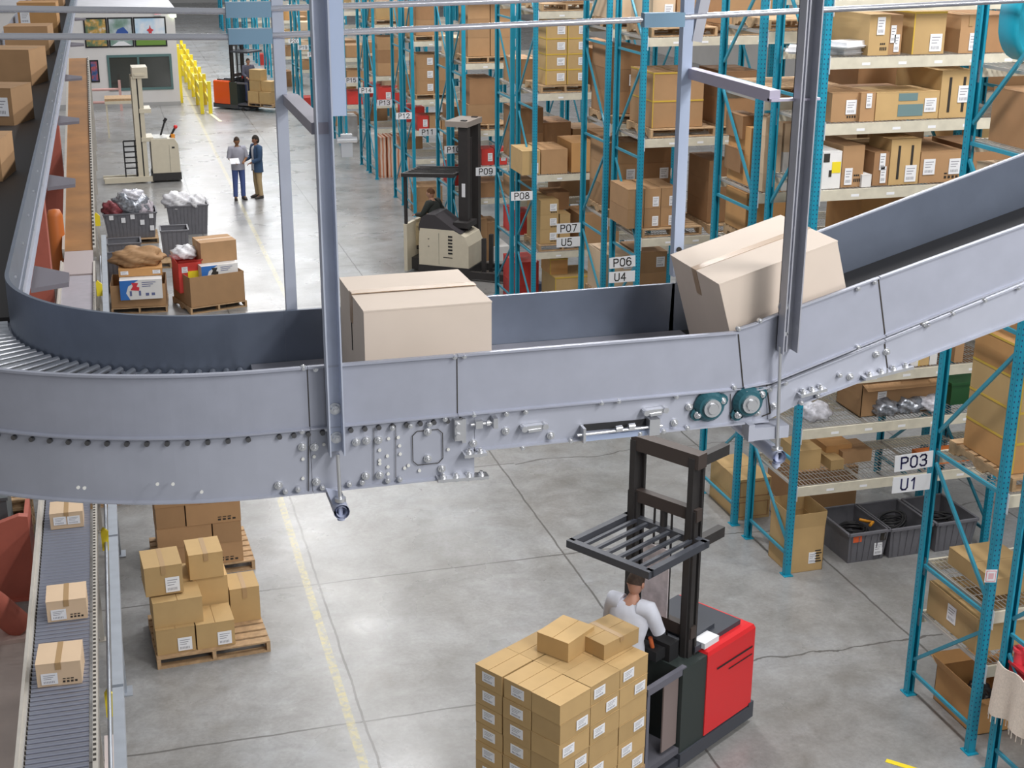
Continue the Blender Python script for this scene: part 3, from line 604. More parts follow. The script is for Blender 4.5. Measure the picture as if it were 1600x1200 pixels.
SHELF = ('on the floor', 'on lowest shelf', 'on second shelf', 'on third shelf', 'on fourth shelf', 'on fifth shelf', 'on sixth shelf', 'on seventh shelf', 'on eighth shelf', 'on ninth shelf', 'on tenth shelf')
def name_boxes():
    used = set()
    for n, R in RACKS.items():
        by = {}
        for e in R['boxes']: by.setdefault(e['li'], []).append(e)
        for li, es in by.items():
            roots = sorted({id(e['key']): e['key'] for e in es}.values(), key=lambda e: (e['x0'], e['yo'])); idx = {id(r): i for i, r in enumerate(roots)}
            for r in roots:
                st = sorted([e for e in es if e['key'] is r], key=lambda e: (e['tier'], e['x0'])); T = max(e['tier'] for e in st); seen = {}
                for e in st:
                    tw = '' if T == 0 else ('bottom tier, ' if e['tier'] == 0 else ('top tier, ' if e['tier'] == T else '%s tier, ' % ORD[e['tier']]))
                    k = seen[e['tier']] = seen.get(e['tier'], 0)+1
                    if k > 1: tw = tw.replace(',', ' %s one,' % ORD[k-1])
                    e['o']['label'] = '%s %s, %s, %s%s from aisle' % (e['look'], SHELF[li], R['sign'] if n > 20 else 'rack '+R['sign'], tw, ORD[min(idx[id(r)], 11)])
                    lb = e['o']['label']
                    if lb in used: lb = lb.replace(' carton', ' carton further back', 1); e['o']['label'] = lb
                    used.add(lb)
                    e['o']['group'] = 'cartons on rack '+R['sign']
        pl = {}
        for q in R.get('pals', []): pl.setdefault(q['z'], []).append(q)
        for z, qs in pl.items():
            li = max([i for i, zz in enumerate([0]+R['lv']) if zz <= z+0.02])
            for i, q in enumerate(sorted(qs, key=lambda q: q['x0'])):
                q['o']['label'] = 'wooden pallet %s of rack %s, %s from the aisle' % (SHELF[li], R['sign'], ORD[i]); q['o']['group'] = 'pallets on rack '+R['sign']
LV4 = [1.17, 1.91, 2.56, 3.3, 4.04, 4.79, 5.53, 6.25, 6.86]
LVP = [1.53, 3.02, 4.53, 6.0]
rack(2, 9.72-FD, [0.97, 2.7, 4.3, 5.8], 1, 'nearest teal pallet rack at the lower right corner, fringed blanket on its lower shelf', True)
rack(3, 10.07, [0.95, 1.53, 2.72, 4.6, 5.8, 6.48], 1, 'teal pallet rack signed P03 and U1 on its end post', True, (('P03', 2.665, INK, 0), ('U1', 2.43, INK, 0)))
rack(4, 14.03, LV4, 2, 'teal pallet rack with bins on its floor level, just beyond sign P03', True)
rack(5, 15.58, [1.6, 3.72, 4.46, 5.6, 6.4], 2, 'teal pallet rack backing onto the bin rack, right behind the tilted carton', True)
rack(6, 19.48, LVP, 2, 'teal pallet rack signed P06 and U4 on its end post', True, (('P06', 2.69, INK, 0), ('U4', 2.46, INK, 0)))
rack(7, 21.0, LVP, 1, 'teal pallet rack signed P07 and U5 on its end post', True, (('P07', 2.65, INK, 0), ('U5', 2.41, INK, 0)))
rack(8, 24.95, LVP, 1, 'teal pallet rack signed P08 on its end post', True, (('P08', 2.66, INK, 0),))
LVF = [1.5, 2.24, 3.04, 4.52, 6.0]
for k in range(9, 21):
    y = (24.95+1.53 if k == 9 else 30.41+5.47*((k-10)//2)+(0 if k % 2 == 0 else 1.52))
    rack(k, y, LVF, 1, 'teal pallet rack signed P%02d on its end post' % k, False, (('P%02d' % k, 2.66, INK, 0),), 'signed pallet racks down the aisle')
for k in range(21, 36):
    y = 30.41+5.47*((k-10)//2)+(0 if k % 2 == 0 else 1.52)
    rack(k, y, LVF, 1, 'teal pallet rack far down the aisle, %s row beyond the sign P20' % (ORD+('thirteenth', 'fourteenth', 'fifteenth'))[k-21], False, (('P%d' % k, 2.66, INK, 0),) if k < 22 else (), 'far pallet racks')
    RACKS[k]['sign'] = '%s row past P20' % (ORD+('thirteenth', 'fourteenth', 'fifteenth'))[k-21]

# ---------------------------------------------------------------- cartons on the racks (world sizes, metres)
Y4 = 'y'
# rack P04, upper shelves
B(4, 8.09, 8.34, 6.27, 6.71, 0.06, 0.95, 'y', 'UM', 'tall narrow tan carton with label and printing')
B(4, 8.35, 8.52, 6.30, 6.73, 0.10, 0.6, 'b', 'KD', 'narrow brown carton with printed labels')
B(4, 8.64, 9.04, 6.28, 6.74, 0.06, 0.9, 'y', 'YD', 'tan carton edged in yellow tape')
B(4, 9.23, 9.48, 6.33, 6.75, 0.06, 0.95, 'b', 'Ds', 'brown carton with clear tape and low label')
B(4, 9.58, 10.08, 6.34, 6.75, 0.06, 0.9, 'd', '', 'dark carton behind the teal post')
B(4, 7.71, 8.05, 5.53, 5.85, 0.08, 0.8, 'b', 'LM', 'low brown carton with two labels')
B(4, 8.04, 8.22, 5.50, 5.82, 0.03, 0.7, 'b', 'U', 'narrow brown carton with red mark')
B(4, 8.25, 9.05, 5.51, 5.82, 0.06, 0.55, 'y', 'TL', 'long low tan carton with slate print')
B(4, 9.06, 9.47, 5.52, 6.05, 0.06, 0.98, 'y', 'SL', 'tall tan carton with two dark slots')
B(4, 8.20, 8.97, 5.72, 6.00, 0.70, 0.38, 'd', '', 'dark carton at the back')
B(4, 7.63, 7.86, 4.76, 5.18, 0.03, 0.5, 'w', 'W', 'white and yellow printed box')
B(4, 7.89, 8.16, 4.77, 5.24, 0.06, 0.9, 'b', 'EM', 'plain brown carton')
B(4, 8.13, 8.25, 4.78, 4.92, 0.02, 0.2, 'w', '', 'small white box')
B(4, 8.29, 8.48, 4.78, 5.16, 0.06, 0.9, 'd', 'UD', 'narrow dark carton with two labels')
B(4, 8.49, 8.87, 4.76, 5.28, 0.05, 0.5, 'y', 'SD', 'tan carton with two dark slots')
B(4, 8.89, 9.45, 4.74, 5.10, 0.06, 0.9, 'b', 'KLM', 'wide brown carton')
B(4, 8.45, 8.94, 4.88, 5.26, 0.66, 0.40, 'y', 'T', 'tan carton with grey print at the back')
B(4, 9.58, 10.10, 4.72, 5.10, 0.06, 0.9, 'd', '', 'dark carton behind the end post')
# rack P04, lower shelves
B(4, 9.01, 9.12, 2.54, 2.65, 0.04, 0.25, 'w', '', 'small white box', noun='box')
B(4, 9.12, 9.26, 2.54, 2.68, 0.04, 0.3, 'y', 'Y', 'small yellow printed box')
B(4, 9.27, 9.37, 2.55, 2.70, 0.04, 0.3, 'w', '', 'slim white box')
B(4, 9.61, 9.73, 2.51, 2.77, 0.04, 0.5, 'b', '', 'brown carton')
B(4, 8.23, 8.41, 1.45, 1.58, 0.35, 0.4, 'y', '', 'small tan carton')
B(4, 8.47, 8.88, 1.42, 1.58, 0.5, 0.4, 'b', '', 'low brown carton')
B(4, 7.83, 8.14, 1.05, 1.31, 0.45, 0.5, 'y', '', 'tan carton under the wire shelf')
B(4, 8.29, 8.65, 1.02, 1.24, 0.6, 0.45, 'o', '', 'orange-brown carton under the wire shelf')
# rack P05
P(5, 7.66, 8.6, 3.72, 0.42, 0.68); B(5, 7.66, 8.0, 3.86, 4.36, 0.45, 0.62, 'o', 'F', 'orange-brown carton with printed frame', 1)
for i in range(2): B(5, 7.62, 7.85, 4.65+i*0.3, 4.94+i*0.3, 0.6, 0.5, 'd', '', 'tall dark carton', 1)
P(5, 7.62, 8.7, 6.4, 0.05); P(5, 7.64, 8.7, 5.6, 0.05)
B(5, 8.3, 8.95, 4.47, 4.95, 0.1, 0.9, 'p', '', 'pale wide carton'); B(5, 8.3, 8.95, 4.95, 5.4, 0.1, 0.9, 'p', '', 'pale wide carton')
B(5, 7.66, 8.15, 4.47, 4.85, 0.42, 0.66, 'o', '', 'orange-brown carton at the far side'); B(5, 7.66, 8.15, 4.85, 5.2, 0.42, 0.66, 'o', '', 'orange-brown carton at the far side')
for i in range(4): B(5, 7.67, 7.90, 4.47+i*0.25, 4.70+i*0.25, 0.05, 0.3, 'p', '', 'pale pinkish carton near end frame')
B(5, 7.93, 8.2, 4.47, 4.95, 0.05, 0.3, 'w', '', 'white carton near the end frame'); B(5, 7.93, 8.2, 4.95, 5.3, 0.05, 0.3, 'p', '', 'pale carton near the end frame')
for x0, x1, i in ((10.6, 11.3, 0), (11.4, 12.2, 1), (9.1, 9.9, 2)):
    B(5, x0, x1, 3.73, 4.4, 0.1, 0.9, 'bdo'[i], '', None); B(5, x0, x1, 4.47, 5.2, 0.1, 0.9, 'ydb'[i], '', None); B(5, x0, x1, 1.61, 2.3, 0.1, 0.9, 'dby'[i], '', None)
for i in range(2): B(5, 7.62, 8.1, 0.42+i*0.3, 0.71+i*0.3, 0.1, 0.9, 'y', 'F', 'tan carton with red printed border')
B(5, 8.5, 9.4, 0.0, 0.6, 0.1, 0.9, 'b', '', None)
# rack P06
P(6, 7.7, 8.75, 4.53)
for z, zz in ((165, 207), (120, 163)):
    B(6, 7.75, 8.13, 4.68 if z == 165 else 5.09, 5.08 if z == 165 else 5.5, 0.12, 0.95, 'b', 'Y', 'large yellow-taped brown carton', z == 165); B(6, 8.15, 8.56, 4.68 if z == 165 else 5.09, 5.08 if z == 165 else 5.5, 0.12, 0.95, 'b', 'Y', 'large yellow-taped brown carton', z == 165)
P(6, 8.82, 9.9, 4.53)
for z, zz in ((165, 207), (128, 163)): B(6, 8.85, 9.45, 4.68 if z == 165 else 5.1, 5.08 if z == 165 else 5.5, 0.1, 0.9, 'd', '', 'dark brown carton', z == 165)
P(6, 7.66, 8.7, 6.0); P(6, 8.85, 9.9, 6.0)
B(6, 7.7, 8.05, 6.15, 6.6, 0.12, 0.9, 'p', 'L', None, 1); B(6, 8.08, 8.55, 6.15, 6.55, 0.12, 0.9, 'b', 'L', None, 1); B(6, 8.9, 9.6, 6.15, 6.65, 0.12, 0.9, 'b', 'L', None, 1)
P(6, 7.62, 8.6, 3.02); P(6, 8.72, 9.7, 3.02)
for r, (za, zb) in enumerate(((297, 329), (263, 296))):
    for c, (xa, xb) in enumerate(((982, 1006), (1007, 1030), (1031, 1054))): B(6, 7.40+c*0.27, 7.66+c*0.27, 3.16+r*0.31, 3.46+r*0.31, 0.1, 0.8, 'b', 'D', 'brown carton with low label', r == 0)
for r in range(3): B(6, 8.75, 9.12, 3.16+r*0.33, 3.48+r*0.33, 0.2, 0.8, 'd', '', 'dark glossy carton', r == 0)
B(6, 9.5, 10.2, 3.03, 3.7, 0.1, 0.9, 'o', '', None); B(6, 9.4, 10.1, 1.54, 2.3, 0.1, 0.9, 'b', '', None); B(6, 8.4, 9.2, 1.54, 1.75, 0.3, 0.7, 'y', '', 'low flat tan carton')
B(6, 7.7, 8.5, 1.54, 1.72, 0.1, 0.8, 'p', '', 'flat pale carton')
# rack P07 seen through the frames
for x in (7.62, 8.2):
    for lv, k in ((1.53, 2), (3.02, 3), (4.53, 3), (6.0, 2)):
        for r in range(k):
            if (x > 8.7 and r > 1): continue
            B(7, x, x+0.52, lv+0.15+r*0.36, lv+0.5+r*0.36, 0.16, 0.85, 'pbbd'[int(x*3+lv) % 4], 'L' if r % 2 else '', None, r == 0)
for lv in (1.53, 3.02, 4.53, 6.0): P(7, 7.6, 8.75, lv)
# rack P08
P(8, 7.66, 8.62, 4.53); P(8, 7.66, 8.62, 6.0); P(8, 7.66, 8.62, 1.53)
for c, (xa, xb) in enumerate(((863, 899), (903, 938))):
    for r in range(4): B(8, 7.78+c*0.415, 8.18+c*0.415, 4.68+r*0.29, 4.96+r*0.29, 0.12, 0.85, 'y', 'YL', 'yellow-taped tan carton with white label', r == 0)
for c in range(2): B(8, 7.75+c*0.4, 8.12+c*0.4, 6.15, 6.5, 0.12, 0.9, 'b', 'L', None, 1)
B(8, 7.32, 7.67, 3.39, 3.84, 0.06, 0.8, 'y', 'D', 'tan carton standing by the end post'); B(8, 7.69, 8.21, 3.39, 3.85, 0.06, 0.9, 'b', '', 'wide brown carton'); B(8, 8.30, 8.77, 3.40, 3.96, 0.1, 0.9, 'o', '', 'orange-brown carton standing open')
for r, (za, zb) in enumerate(((360, 385), (335, 359), (308, 335))):
    B(8, 7.70, 8.06, 1.68+r*0.29, 1.96+r*0.29, 0.1, 0.9, 'y', 'LM', 'tan carton with white label', r == 0)
    if r < 2: B(8, 8.09, 8.3, 1.68+r*0.29, 1.96+r*0.29, 0.1, 0.9, 'y', '', 'narrow tan carton', r == 0)
B(8, 7.95, 8.4, 2.26, 2.6, 0.5, 0.55, 'd', '', 'dark brown carton at the back')
B(8, 8.0, 8.77, 0.0, 1.0, 0.05, 0.9, 'y', 'Y', 'long yellow-taped tan carton'); B(8, 7.97, 8.33, 1.0, 1.31, 0.3, 0.6, 'o', 'Y', 'small orange-brown carton')
B(8, 8.9, 9.6, 3.03, 3.7, 0.1, 0.9, 'b', '', None); B(8, 8.75, 9.6, 4.54, 5.3, 0.1, 0.9, 'd', '', None); B(8, 8.5, 9.3, 1.54, 2.2, 0.1, 0.9, 'b', '', None)
# racks P10, P12, P14: first bay by the aisle
P(10, 7.62, 8.6, 4.52); P(10, 7.62, 8.6, 3.04)
for r in range(3):
    for c in range(2): B(10, 7.68+c*0.52, 8.18+c*0.52, 4.67+r*0.41, 5.07+r*0.41, 0.15, 0.85, 'b', '', None, r == 0)
B(10, 7.66, 8.3, 3.19, 3.62, 0.1, 0.9, 'b', '', 'big brown carton', 1); B(10, 7.7, 8.28, 3.63, 4.2, 0.1, 0.9, 'd', '', 'big dark carton')
for c in range(3): B(10, 7.66+c*0.31, 7.94+c*0.31, 2.25, 2.62, 0.08, 0.5, 'r', 'L', 'red carton with white label')
B(10, 7.7, 8.5, 1.51, 1.85, 0.1, 0.8, 'd', '', 'long dark carton'); B(10, 7.7, 8.4, 0.0, 0.9, 0.2, 0.7, 'b', '', 'tall brown carton')
P(12, 7.62, 8.6, 3.04); P(12, 7.62, 8.6, 4.52)
for r in range(3):
    for c in range(2): B(12, 7.66+c*0.5, 8.14+c*0.5, 3.19+r*0.34, 3.52+r*0.34, 0.1, 0.85, 'b', 'L' if c == 0 else '', None, r == 0)
    B(12, 7.68+0.0*r, 8.3, 4.67+r*0.4, 5.06+r*0.4, 0.15, 0.85, 'bdb'[r], '', None, r == 0)
for c, s in enumerate('rbb'): B(12, 7.66+c*0.33, 7.97+c*0.33, 2.25, 2.62, 0.1, 0.6, s, 'L', None)
P(14, 7.62, 8.6, 4.52)
for r in range(3): B(14, 7.68, 8.3, 3.05+r*0.38, 3.42+r*0.38, 0.12, 0.85, 'bdb'[r], '', None); B(14, 7.68, 8.5, 4.67+r*0.4, 5.06+r*0.4, 0.15, 0.85, 'ypb'[r], '', None, r == 0)
for c in range(2): B(14, 7.66+c*0.45, 8.08+c*0.45, 2.25, 2.7, 0.1, 0.6, 'r', 'L', 'red carton')
rnd = random.Random(11)
SKIP = set()      # spots nothing of which can be seen from the hall's overhead walkway
for n in list(range(9, 36)):
    far = n > 16
    for li, z in enumerate([0.0]+LVF):
        if n in (10, 12, 14) and li > 0: x = 8.85
        else: x = 7.63
        xe = 8.9 if not far else 8.6
        if n % 2 and n < 15: xe = 8.5
        if n > 23: xe = 8.1
        if n > 27: continue
        while x < xe-0.3:
            w = rnd.uniform(0.38, 0.7); k = rnd.choice((1, 1, 2)) if z != 1.5 and z != 2.24 else 1; hh = rnd.uniform(0.32, 0.5); s = rnd.choice('bbbdypo'+('rrw' if z in (0, 1.5, 2.24) else ''))
            if n > 24: k = 1; hh *= 1.6; w *= 1.2
            if n in (13, 14) and z == 0: break
            if rnd.random() < (0.8 if n < 17 else 0.62 if n < 22 else 0.4):
                zz = z
                for r in range(k):
                    if (n, li, int(x*10), r) not in SKIP: B(n, x, x+w, zz+0.01, zz+0.01+hh, 0.12, 0.85, s, '', None, fk=(n, li, int(x*10), r))
                    zz += hh
            x += w+rnd.uniform(0.03, 0.25)
# rack P03 and P02 by the right edge
P(3, 7.66, 8.65, 2.72)
zs = 2.87
for r in range(4):
    B(3, 7.70, 8.30, zs+r*0.31, zs+0.30+r*0.31, 0.12, 0.78, 'y' if r in (1, 2) else 'o', 'Y', 'yellow-taped carton', r == 0)
    B(3, 8.33, 8.6, zs+r*0.31, zs+0.30+r*0.31, 0.12, 0.78, 'o', '', None, r == 0)
B(3, 7.62, 8.5, 0.96, 1.32, 0.22, 0.86, 'y', 'G', 'wide tan carton with two white labels'); B(3, 7.75, 8.3, 1.54, 1.72, 0.25, 0.75, 'y', '', 'low tan carton')
B(3, 7.66, 8.5, 5.82, 6.3, 0.1, 0.9, 'd', 'L', 'dark carton beside the teal machine cover')
B(3, 7.60, 8.6, 4.62, 5.62, 0.06, 1.0, 'p', '', 'very large pale carton above the climbing conveyor')
B(2, 7.66, 8.4, 2.71, 3.0, 0.1, 0.9, 'o', '', 'orange-brown carton'); B(2, 7.66, 8.4, 3.01, 3.6, 0.1, 0.9, 'o', '', None)
for x0, x1, z0, z1, s in ((8.9, 9.7, 5.61, 6.1, 'd'), (9.75, 10.5, 5.61, 6.15, 'b'), (10.6, 11.4, 5.61, 6.1, 'd'), (10.0, 10.9, 4.47, 4.9, 'd')): B(5, x0, x1, z0, z1, 0.1, 0.9, s, '', None)
for x0, x1, z0, z1, s in ((8.1, 8.8, 3.05, 3.75, 'd'), (8.85, 9.5, 3.05, 3.6, 'b'), (8.9, 9.6, 4.53, 5.3, 'd'), (8.6, 9.3, 2.25, 2.75, 'b')): B(9, x0, x1, z0, z1, 0.15, 0.85, s, '', None)
name_boxes()

# ---------------------------------------------------------------- people
SKINMATS = {}
def skin_part(name, nodes, edges, sub=1):
    """one continuous skinned surface grown along connected joints; nodes: name -> (x, y, z, radius)"""
    keys = list(nodes); ix = {k: i for i, k in enumerate(keys)}
    me = bpy.data.meshes.new(name); me.from_pydata([nodes[k][:3] for k in keys], [(ix[a], ix[b]) for a, b in edges], [])
    o = bpy.data.objects.new(name, me); COL.objects.link(o)
    m = o.modifiers.new('skin', 'SKIN'); m.use_smooth_shade = True
    for i, k in enumerate(keys):
        r = nodes[k][3]; r = r if isinstance(r, tuple) else (r, r); me.skin_vertices[0].data[i].radius = r; me.skin_vertices[0].data[i].use_root = (i == 0)
    if sub: s = o.modifiers.new('sub', 'SUBSURF'); s.levels = sub; s.render_levels = sub
    dg = bpy.context.evaluated_depsgraph_get(); r = bpy.data.meshes.new_from_object(o.evaluated_get(dg)); bpy.data.objects.remove(o); bpy.data.meshes.remove(me); return r
def hand_nodes(nd, ed, w, tag_, d, side, curl=0.5, up=(0, 0, 1)):
    """palm, four bent fingers of unequal length and a thumb leaving the side of the palm"""
    wv = Vector(nd[w][:3]); d = Vector(d).normalized(); u = Vector(up); s = d.cross(u).normalized()*side; u = s.cross(d).normalized()*side
    nd[tag_+'p'] = (*(wv+d*0.055), (0.030, 0.020)); ed.append((w, tag_+'p'))
    for k, (off, ln) in enumerate(((-0.027, 0.072), (-0.009, 0.082), (0.010, 0.076), (0.028, 0.060))):
        a = wv+d*0.095+s*off; b = a+d*ln*0.5-u*0.006; c = b+(d*(1-curl)-u*curl).normalized()*ln*0.55
        for nm, p, r in (('a', a, 0.0105), ('b', b, 0.009), ('c', c, 0.0075)): nd['%s%d%s' % (tag_, k, nm)] = (*p, r)
        ed += [(tag_+'p', '%s%da' % (tag_, k)), ('%s%da' % (tag_, k), '%s%db' % (tag_, k)), ('%s%db' % (tag_, k), '%s%dc' % (tag_, k))]
    a = wv+d*0.035-s*0.036-u*0.006; b = a+(d*0.8-s*0.5-u*0.3).normalized()*0.045
    nd[tag_+'ta'] = (*a, 0.012); nd[tag_+'tb'] = (*b, 0.009); ed += [(tag_+'p', tag_+'ta'), (tag_+'ta', tag_+'tb')]
def person(name, label, loc, rz, J, skin, hair, top, trousers, shoe=(0.05, 0.04, 0.035), hairlen=0, jacket=None, sleeve=1.0, glove=None):
    """J: joints in metres, x to the figure's left... facing -y; feet at z = 0"""
    t = thing('person', label, 'person', loc, rz)
    SK = mat('skin_%s' % name, skin, 0.5); HA = mat('hair_%s' % name, hair, 0.8, 0, 40, 0.3); TP = mat('top_%s' % name, top, 0.85, 0, 12, 0.08); TR = mat('trousers_%s' % name, trousers, 0.85, 0, 12, 0.08)
    EYE = mat('eye_dark', (0.01, 0.01, 0.012), 0.3)
    V = {k: Vector(v) for k, v in J.items() if isinstance(v, tuple)}
    nd = {'pel': (*V['pel'], (0.15, 0.11)), 'wai': (*V['wai'], (0.135, 0.10)), 'che': (*V['che'], (0.16, 0.11)), 'nek': (*V['nek'], 0.055), 'hea': (*(V['nek']+(V['head']-V['nek'])*0.5), 0.055)}
    ed = [('pel', 'wai'), ('wai', 'che'), ('che', 'nek'), ('nek', 'hea')]
    for s in 'LR':
        nd['sh'+s] = (*V['sh'+s], 0.06); nd['el'+s] = (*V['el'+s], 0.043); nd['wr'+s] = (*V['wr'+s], 0.03)
        ed += [('che', 'sh'+s), ('sh'+s, 'el'+s), ('el'+s, 'wr'+s)]
        hand_nodes(nd, ed, 'wr'+s, 'h'+s, V['wr'+s]-V['el'+s], 1 if s == 'L' else -1, J.get('curl', 0.5))
        nd['hi'+s] = (*V['hi'+s], 0.09); nd['kn'+s] = (*V['kn'+s], 0.058); nd['an'+s] = (*V['an'+s], 0.04)
        nd['to'+s] = (*V['to'+s], 0.032)
        ed += [('pel', 'hi'+s), ('hi'+s, 'kn'+s), ('kn'+s, 'an'+s), ('an'+s, 'to'+s)]
    body = skin_part('body', nd, ed)
    # head shaped on top of the neck: skull, jaw, nose, ears, eyes, mouth
    hd = MB(); c = V['head']; a = J.get('look', 0.0); tl = J.get('tilt', 0.0); R3 = Matrix.Rotation(a, 3, 'Z') @ Matrix.Rotation(tl, 3, 'X')
    def T(p): return c+R3 @ Vector(p)
    def sk(d):
        j = max(0, -d.z); return Vector((d.x*(1-0.30*j), d.y*(1-0.18*j)-0.10*j, d.z))
    rings = []
    for j in range(1, 10):
        th = PI*j/10; rings.append([T((lambda q: (q.x*0.077, q.y*0.098, q.z*0.122))(sk(Vector((math.sin(th)*math.cos(b), math.sin(th)*math.sin(b), -math.cos(th)))))) for b in [2*PI*i/14 for i in range(14)]])
    hd.loft(rings, 0, True)
    hd.loft([[T(p) for p in q] for q in (((-0.008, -0.088, 0.022), (0.008, -0.088, 0.022), (0.0, -0.09, 0.024)), ((-0.016, -0.098, -0.022), (0.016, -0.098, -0.022), (0, -0.122, -0.016)), ((-0.010, -0.092, -0.03), (0.010, -0.092, -0.03), (0, -0.104, -0.03)))], 0, False)
    for s in (-1, 1):
        p = T((s*0.079, 0.008, 0.0)); hd.ell(p, (0.012, 0.022, 0.033), 8, 6, 0)
        hd.ell(T((s*0.031, -0.088, 0.018)), (0.014, 0.010, 0.008), 8, 6, 1)
    hd.loft([[T(p) for p in q] for q in (((-0.026, -0.093, -0.056), (0.026, -0.093, -0.056), (0.026, -0.088, -0.05), (-0.026, -0.088, -0.05)), ((-0.018, -0.101, -0.058), (0.018, -0.101, -0.058), (0.018, -0.099, -0.052), (-0.018, -0.099, -0.052)))], 2, True)
    hm = hd.mesh('head', [SK, EYE, mat('lip', (0.35, 0.13, 0.11), 0.5)])
    bm = bmesh.new(); bm.from_mesh(body)
    for f_ in bm.faces: f_.material_index = 0
    if glove:
        ps = [V['wr'+s]+(V['wr'+s]-V['el'+s]).normalized()*0.09 for s in 'LR']
        for f_ in bm.faces:
            if min((f_.calc_center_median()-p_).length for p_ in ps) < 0.115: f_.material_index = 3
    bm.from_mesh(hm); bm.to_mesh(body); bm.free(); body.materials.clear()
    for m in hm.materials: body.materials.append(m)
    if glove: body.materials.append(mat('glove_%s' % name, glove, 0.8))
    for p_ in body.polygons: p_.use_smooth = True
    ob('body', body, t)
    # hair
    hb = MB(); rings = []; g = 1.07+0.02*hairlen*6
    for j in range(0, 8):
        th = PI*0.5*(0.02+j/7*(1.0+hairlen)); ring = []
        for b in [2*PI*i/14 for i in range(14)]:
            d = Vector((math.sin(th)*math.cos(b), math.sin(th)*math.sin(b), math.cos(th))); k = g+0.05*hairlen*math.sin(5*b+j)
            fy = 1.0 if d.y > -0.2 else (0.0 if d.z < 0.42 else 1.0)
            if fy == 0: d = Vector((d.x, d.y, max(d.z, 0.42))); d.normalize()
            ring.append(T((d.x*0.078*k, d.y*0.099*k+0.006, d.z*0.123*k+0.004)))
        rings.append(ring)
    hb.loft(rings, 0, True); hb.build('hair', HA, t)
    # clothes
    def tr(a_, b_, n=3): return [V[a_].lerp(V[b_], i/n) for i in range(n+1)]
    def oval(p, rx, ry, yaw): return [p+Matrix.Rotation(yaw, 3, 'Z') @ Vector((rx*math.cos(2*PI*i/16), ry*math.sin(2*PI*i/16), 0)) for i in range(16)]
    sy_ = math.atan2((V['shL']-V['shR']).y, (V['shL']-V['shR']).x); hy = math.atan2((V['hiL']-V['hiR']).y, (V['hiL']-V['hiR']).x)
    hw = (V['hiL']-V['hiR']).length/2; sw = (V['shL']-V['shR']).length/2
    def torso(mbx, g, z0=-0.10, open_=False):
        lo = V['pel']+(V['wai']-V['pel']).normalized()*z0
        mbx.loft([oval(lo, 0.175*g, 0.125*g, hy), oval(V['pel'].lerp(V['wai'], 0.5), 0.165*g, 0.118*g, hy), oval(V['wai'], 0.155*g, 0.112*g, (hy+sy_)/2), oval(V['wai'].lerp(V['che'], 0.6), 0.175*g, 0.122*g, sy_), oval(V['che'].lerp(V['nek'], 0.35), 0.19*g, 0.12*g, sy_), oval(V['che'].lerp(V['nek'], 0.72), 0.165*g, 0.095*g, sy_), oval(V['nek'].lerp(V['che'], 0.08), 0.068*g, 0.066*g, sy_)], 0, True, False)
    def sleeves(mbx, frac, g):
        for s in 'LR':
            st = V['che'].lerp(V['nek'], 0.45).lerp(V['sh'+s], 0.55)
            pts = [st]+tr('sh'+s, 'el'+s, 3); rad = [0.085*g, 0.078*g, 0.068*g, 0.06*g, 0.056*g]
            if frac > 0.6: q = tr('el'+s, 'wr'+s, 3)[1:]; pts += q[:int(round(3*frac))]; rad += [0.052*g, 0.046*g, 0.042*g][:int(round(3*frac))]
            mbx.tube(pts, rad[:len(pts)], 12)
    mb = MB(); torso(mb, 1.13, -0.11)
    if not jacket: sleeves(mb, sleeve, 1.13)
    mb.build('shirt', TP, t)
    if jacket:
        mj = MB(); torso(mj, 1.24, -0.17); 
        keep = [i for i, f_ in enumerate(mj.f) if not (sum((Vector(mj.v[k])-V['che']).y for k in f_)/len(f_) < -0.095 and abs(sum((Vector(mj.v[k])-V['wai']).x for k in f_)/len(f_)) < 0.07)]
        mj.f = [mj.f[i] for i in keep]; mj.m = [mj.m[i] for i in keep]; mj.sm = [mj.sm[i] for i in keep]
        sleeves(mj, 1.0, 1.2); mj.build('jacket', mat('jacket_%s' % name, jacket, 0.85, 0, 12, 0.1), t)
    mb = MB(); mb.loft([oval(V['wai'].lerp(V['pel'], 0.7), 0.150, 0.108, hy), oval(V['pel'], 0.172, 0.128, hy), oval((V['hiL']+V['hiR'])/2-Vector((0, 0, 0.06)), 0.168, 0.125, hy)], 0, True)
    for s in 'LR':
        pts = tr('hi'+s, 'kn'+s, 3)+tr('kn'+s, 'an'+s, 3)[1:]; mb.tube(pts, [0.10, 0.092, 0.083, 0.073, 0.07, 0.066, 0.066], 12)
    mb.build('trousers', TR, t)
    for s in 'LR':
        a_, b_ = V['an'+s], V['to'+s]; d = (b_-a_); d.z = 0; d.normalize(); sd = Vector((-d.y, d.x, 0)); h0 = a_-d*0.07; zb = min(a_.z, b_.z)-0.03
        ring = lambda f_, w_, z_: [Vector((0, 0, z_))+Vector(((h0+d*f_).x, (h0+d*f_).y, 0))+sd*w_*q for q in (-1, 1)]
        mbs = MB()
        def sec(f_, w_, top_): p = h0+d*f_; return [Vector((p.x, p.y, zb))+sd*w_, Vector((p.x, p.y, zb))-sd*w_, Vector((p.x, p.y, zb+top_))-sd*w_*0.7, Vector((p.x, p.y, zb+top_))+sd*w_*0.7]
        mbs.loft([sec(0, 0.03, 0.07), sec(0.04, 0.042, 0.10), sec(0.13, 0.045, 0.09), sec(0.22, 0.05, 0.055), sec(0.275, 0.03, 0.035)], 0, True).build('shoe', mat('shoe_%s' % name, shoe, 0.6), t)
    return t
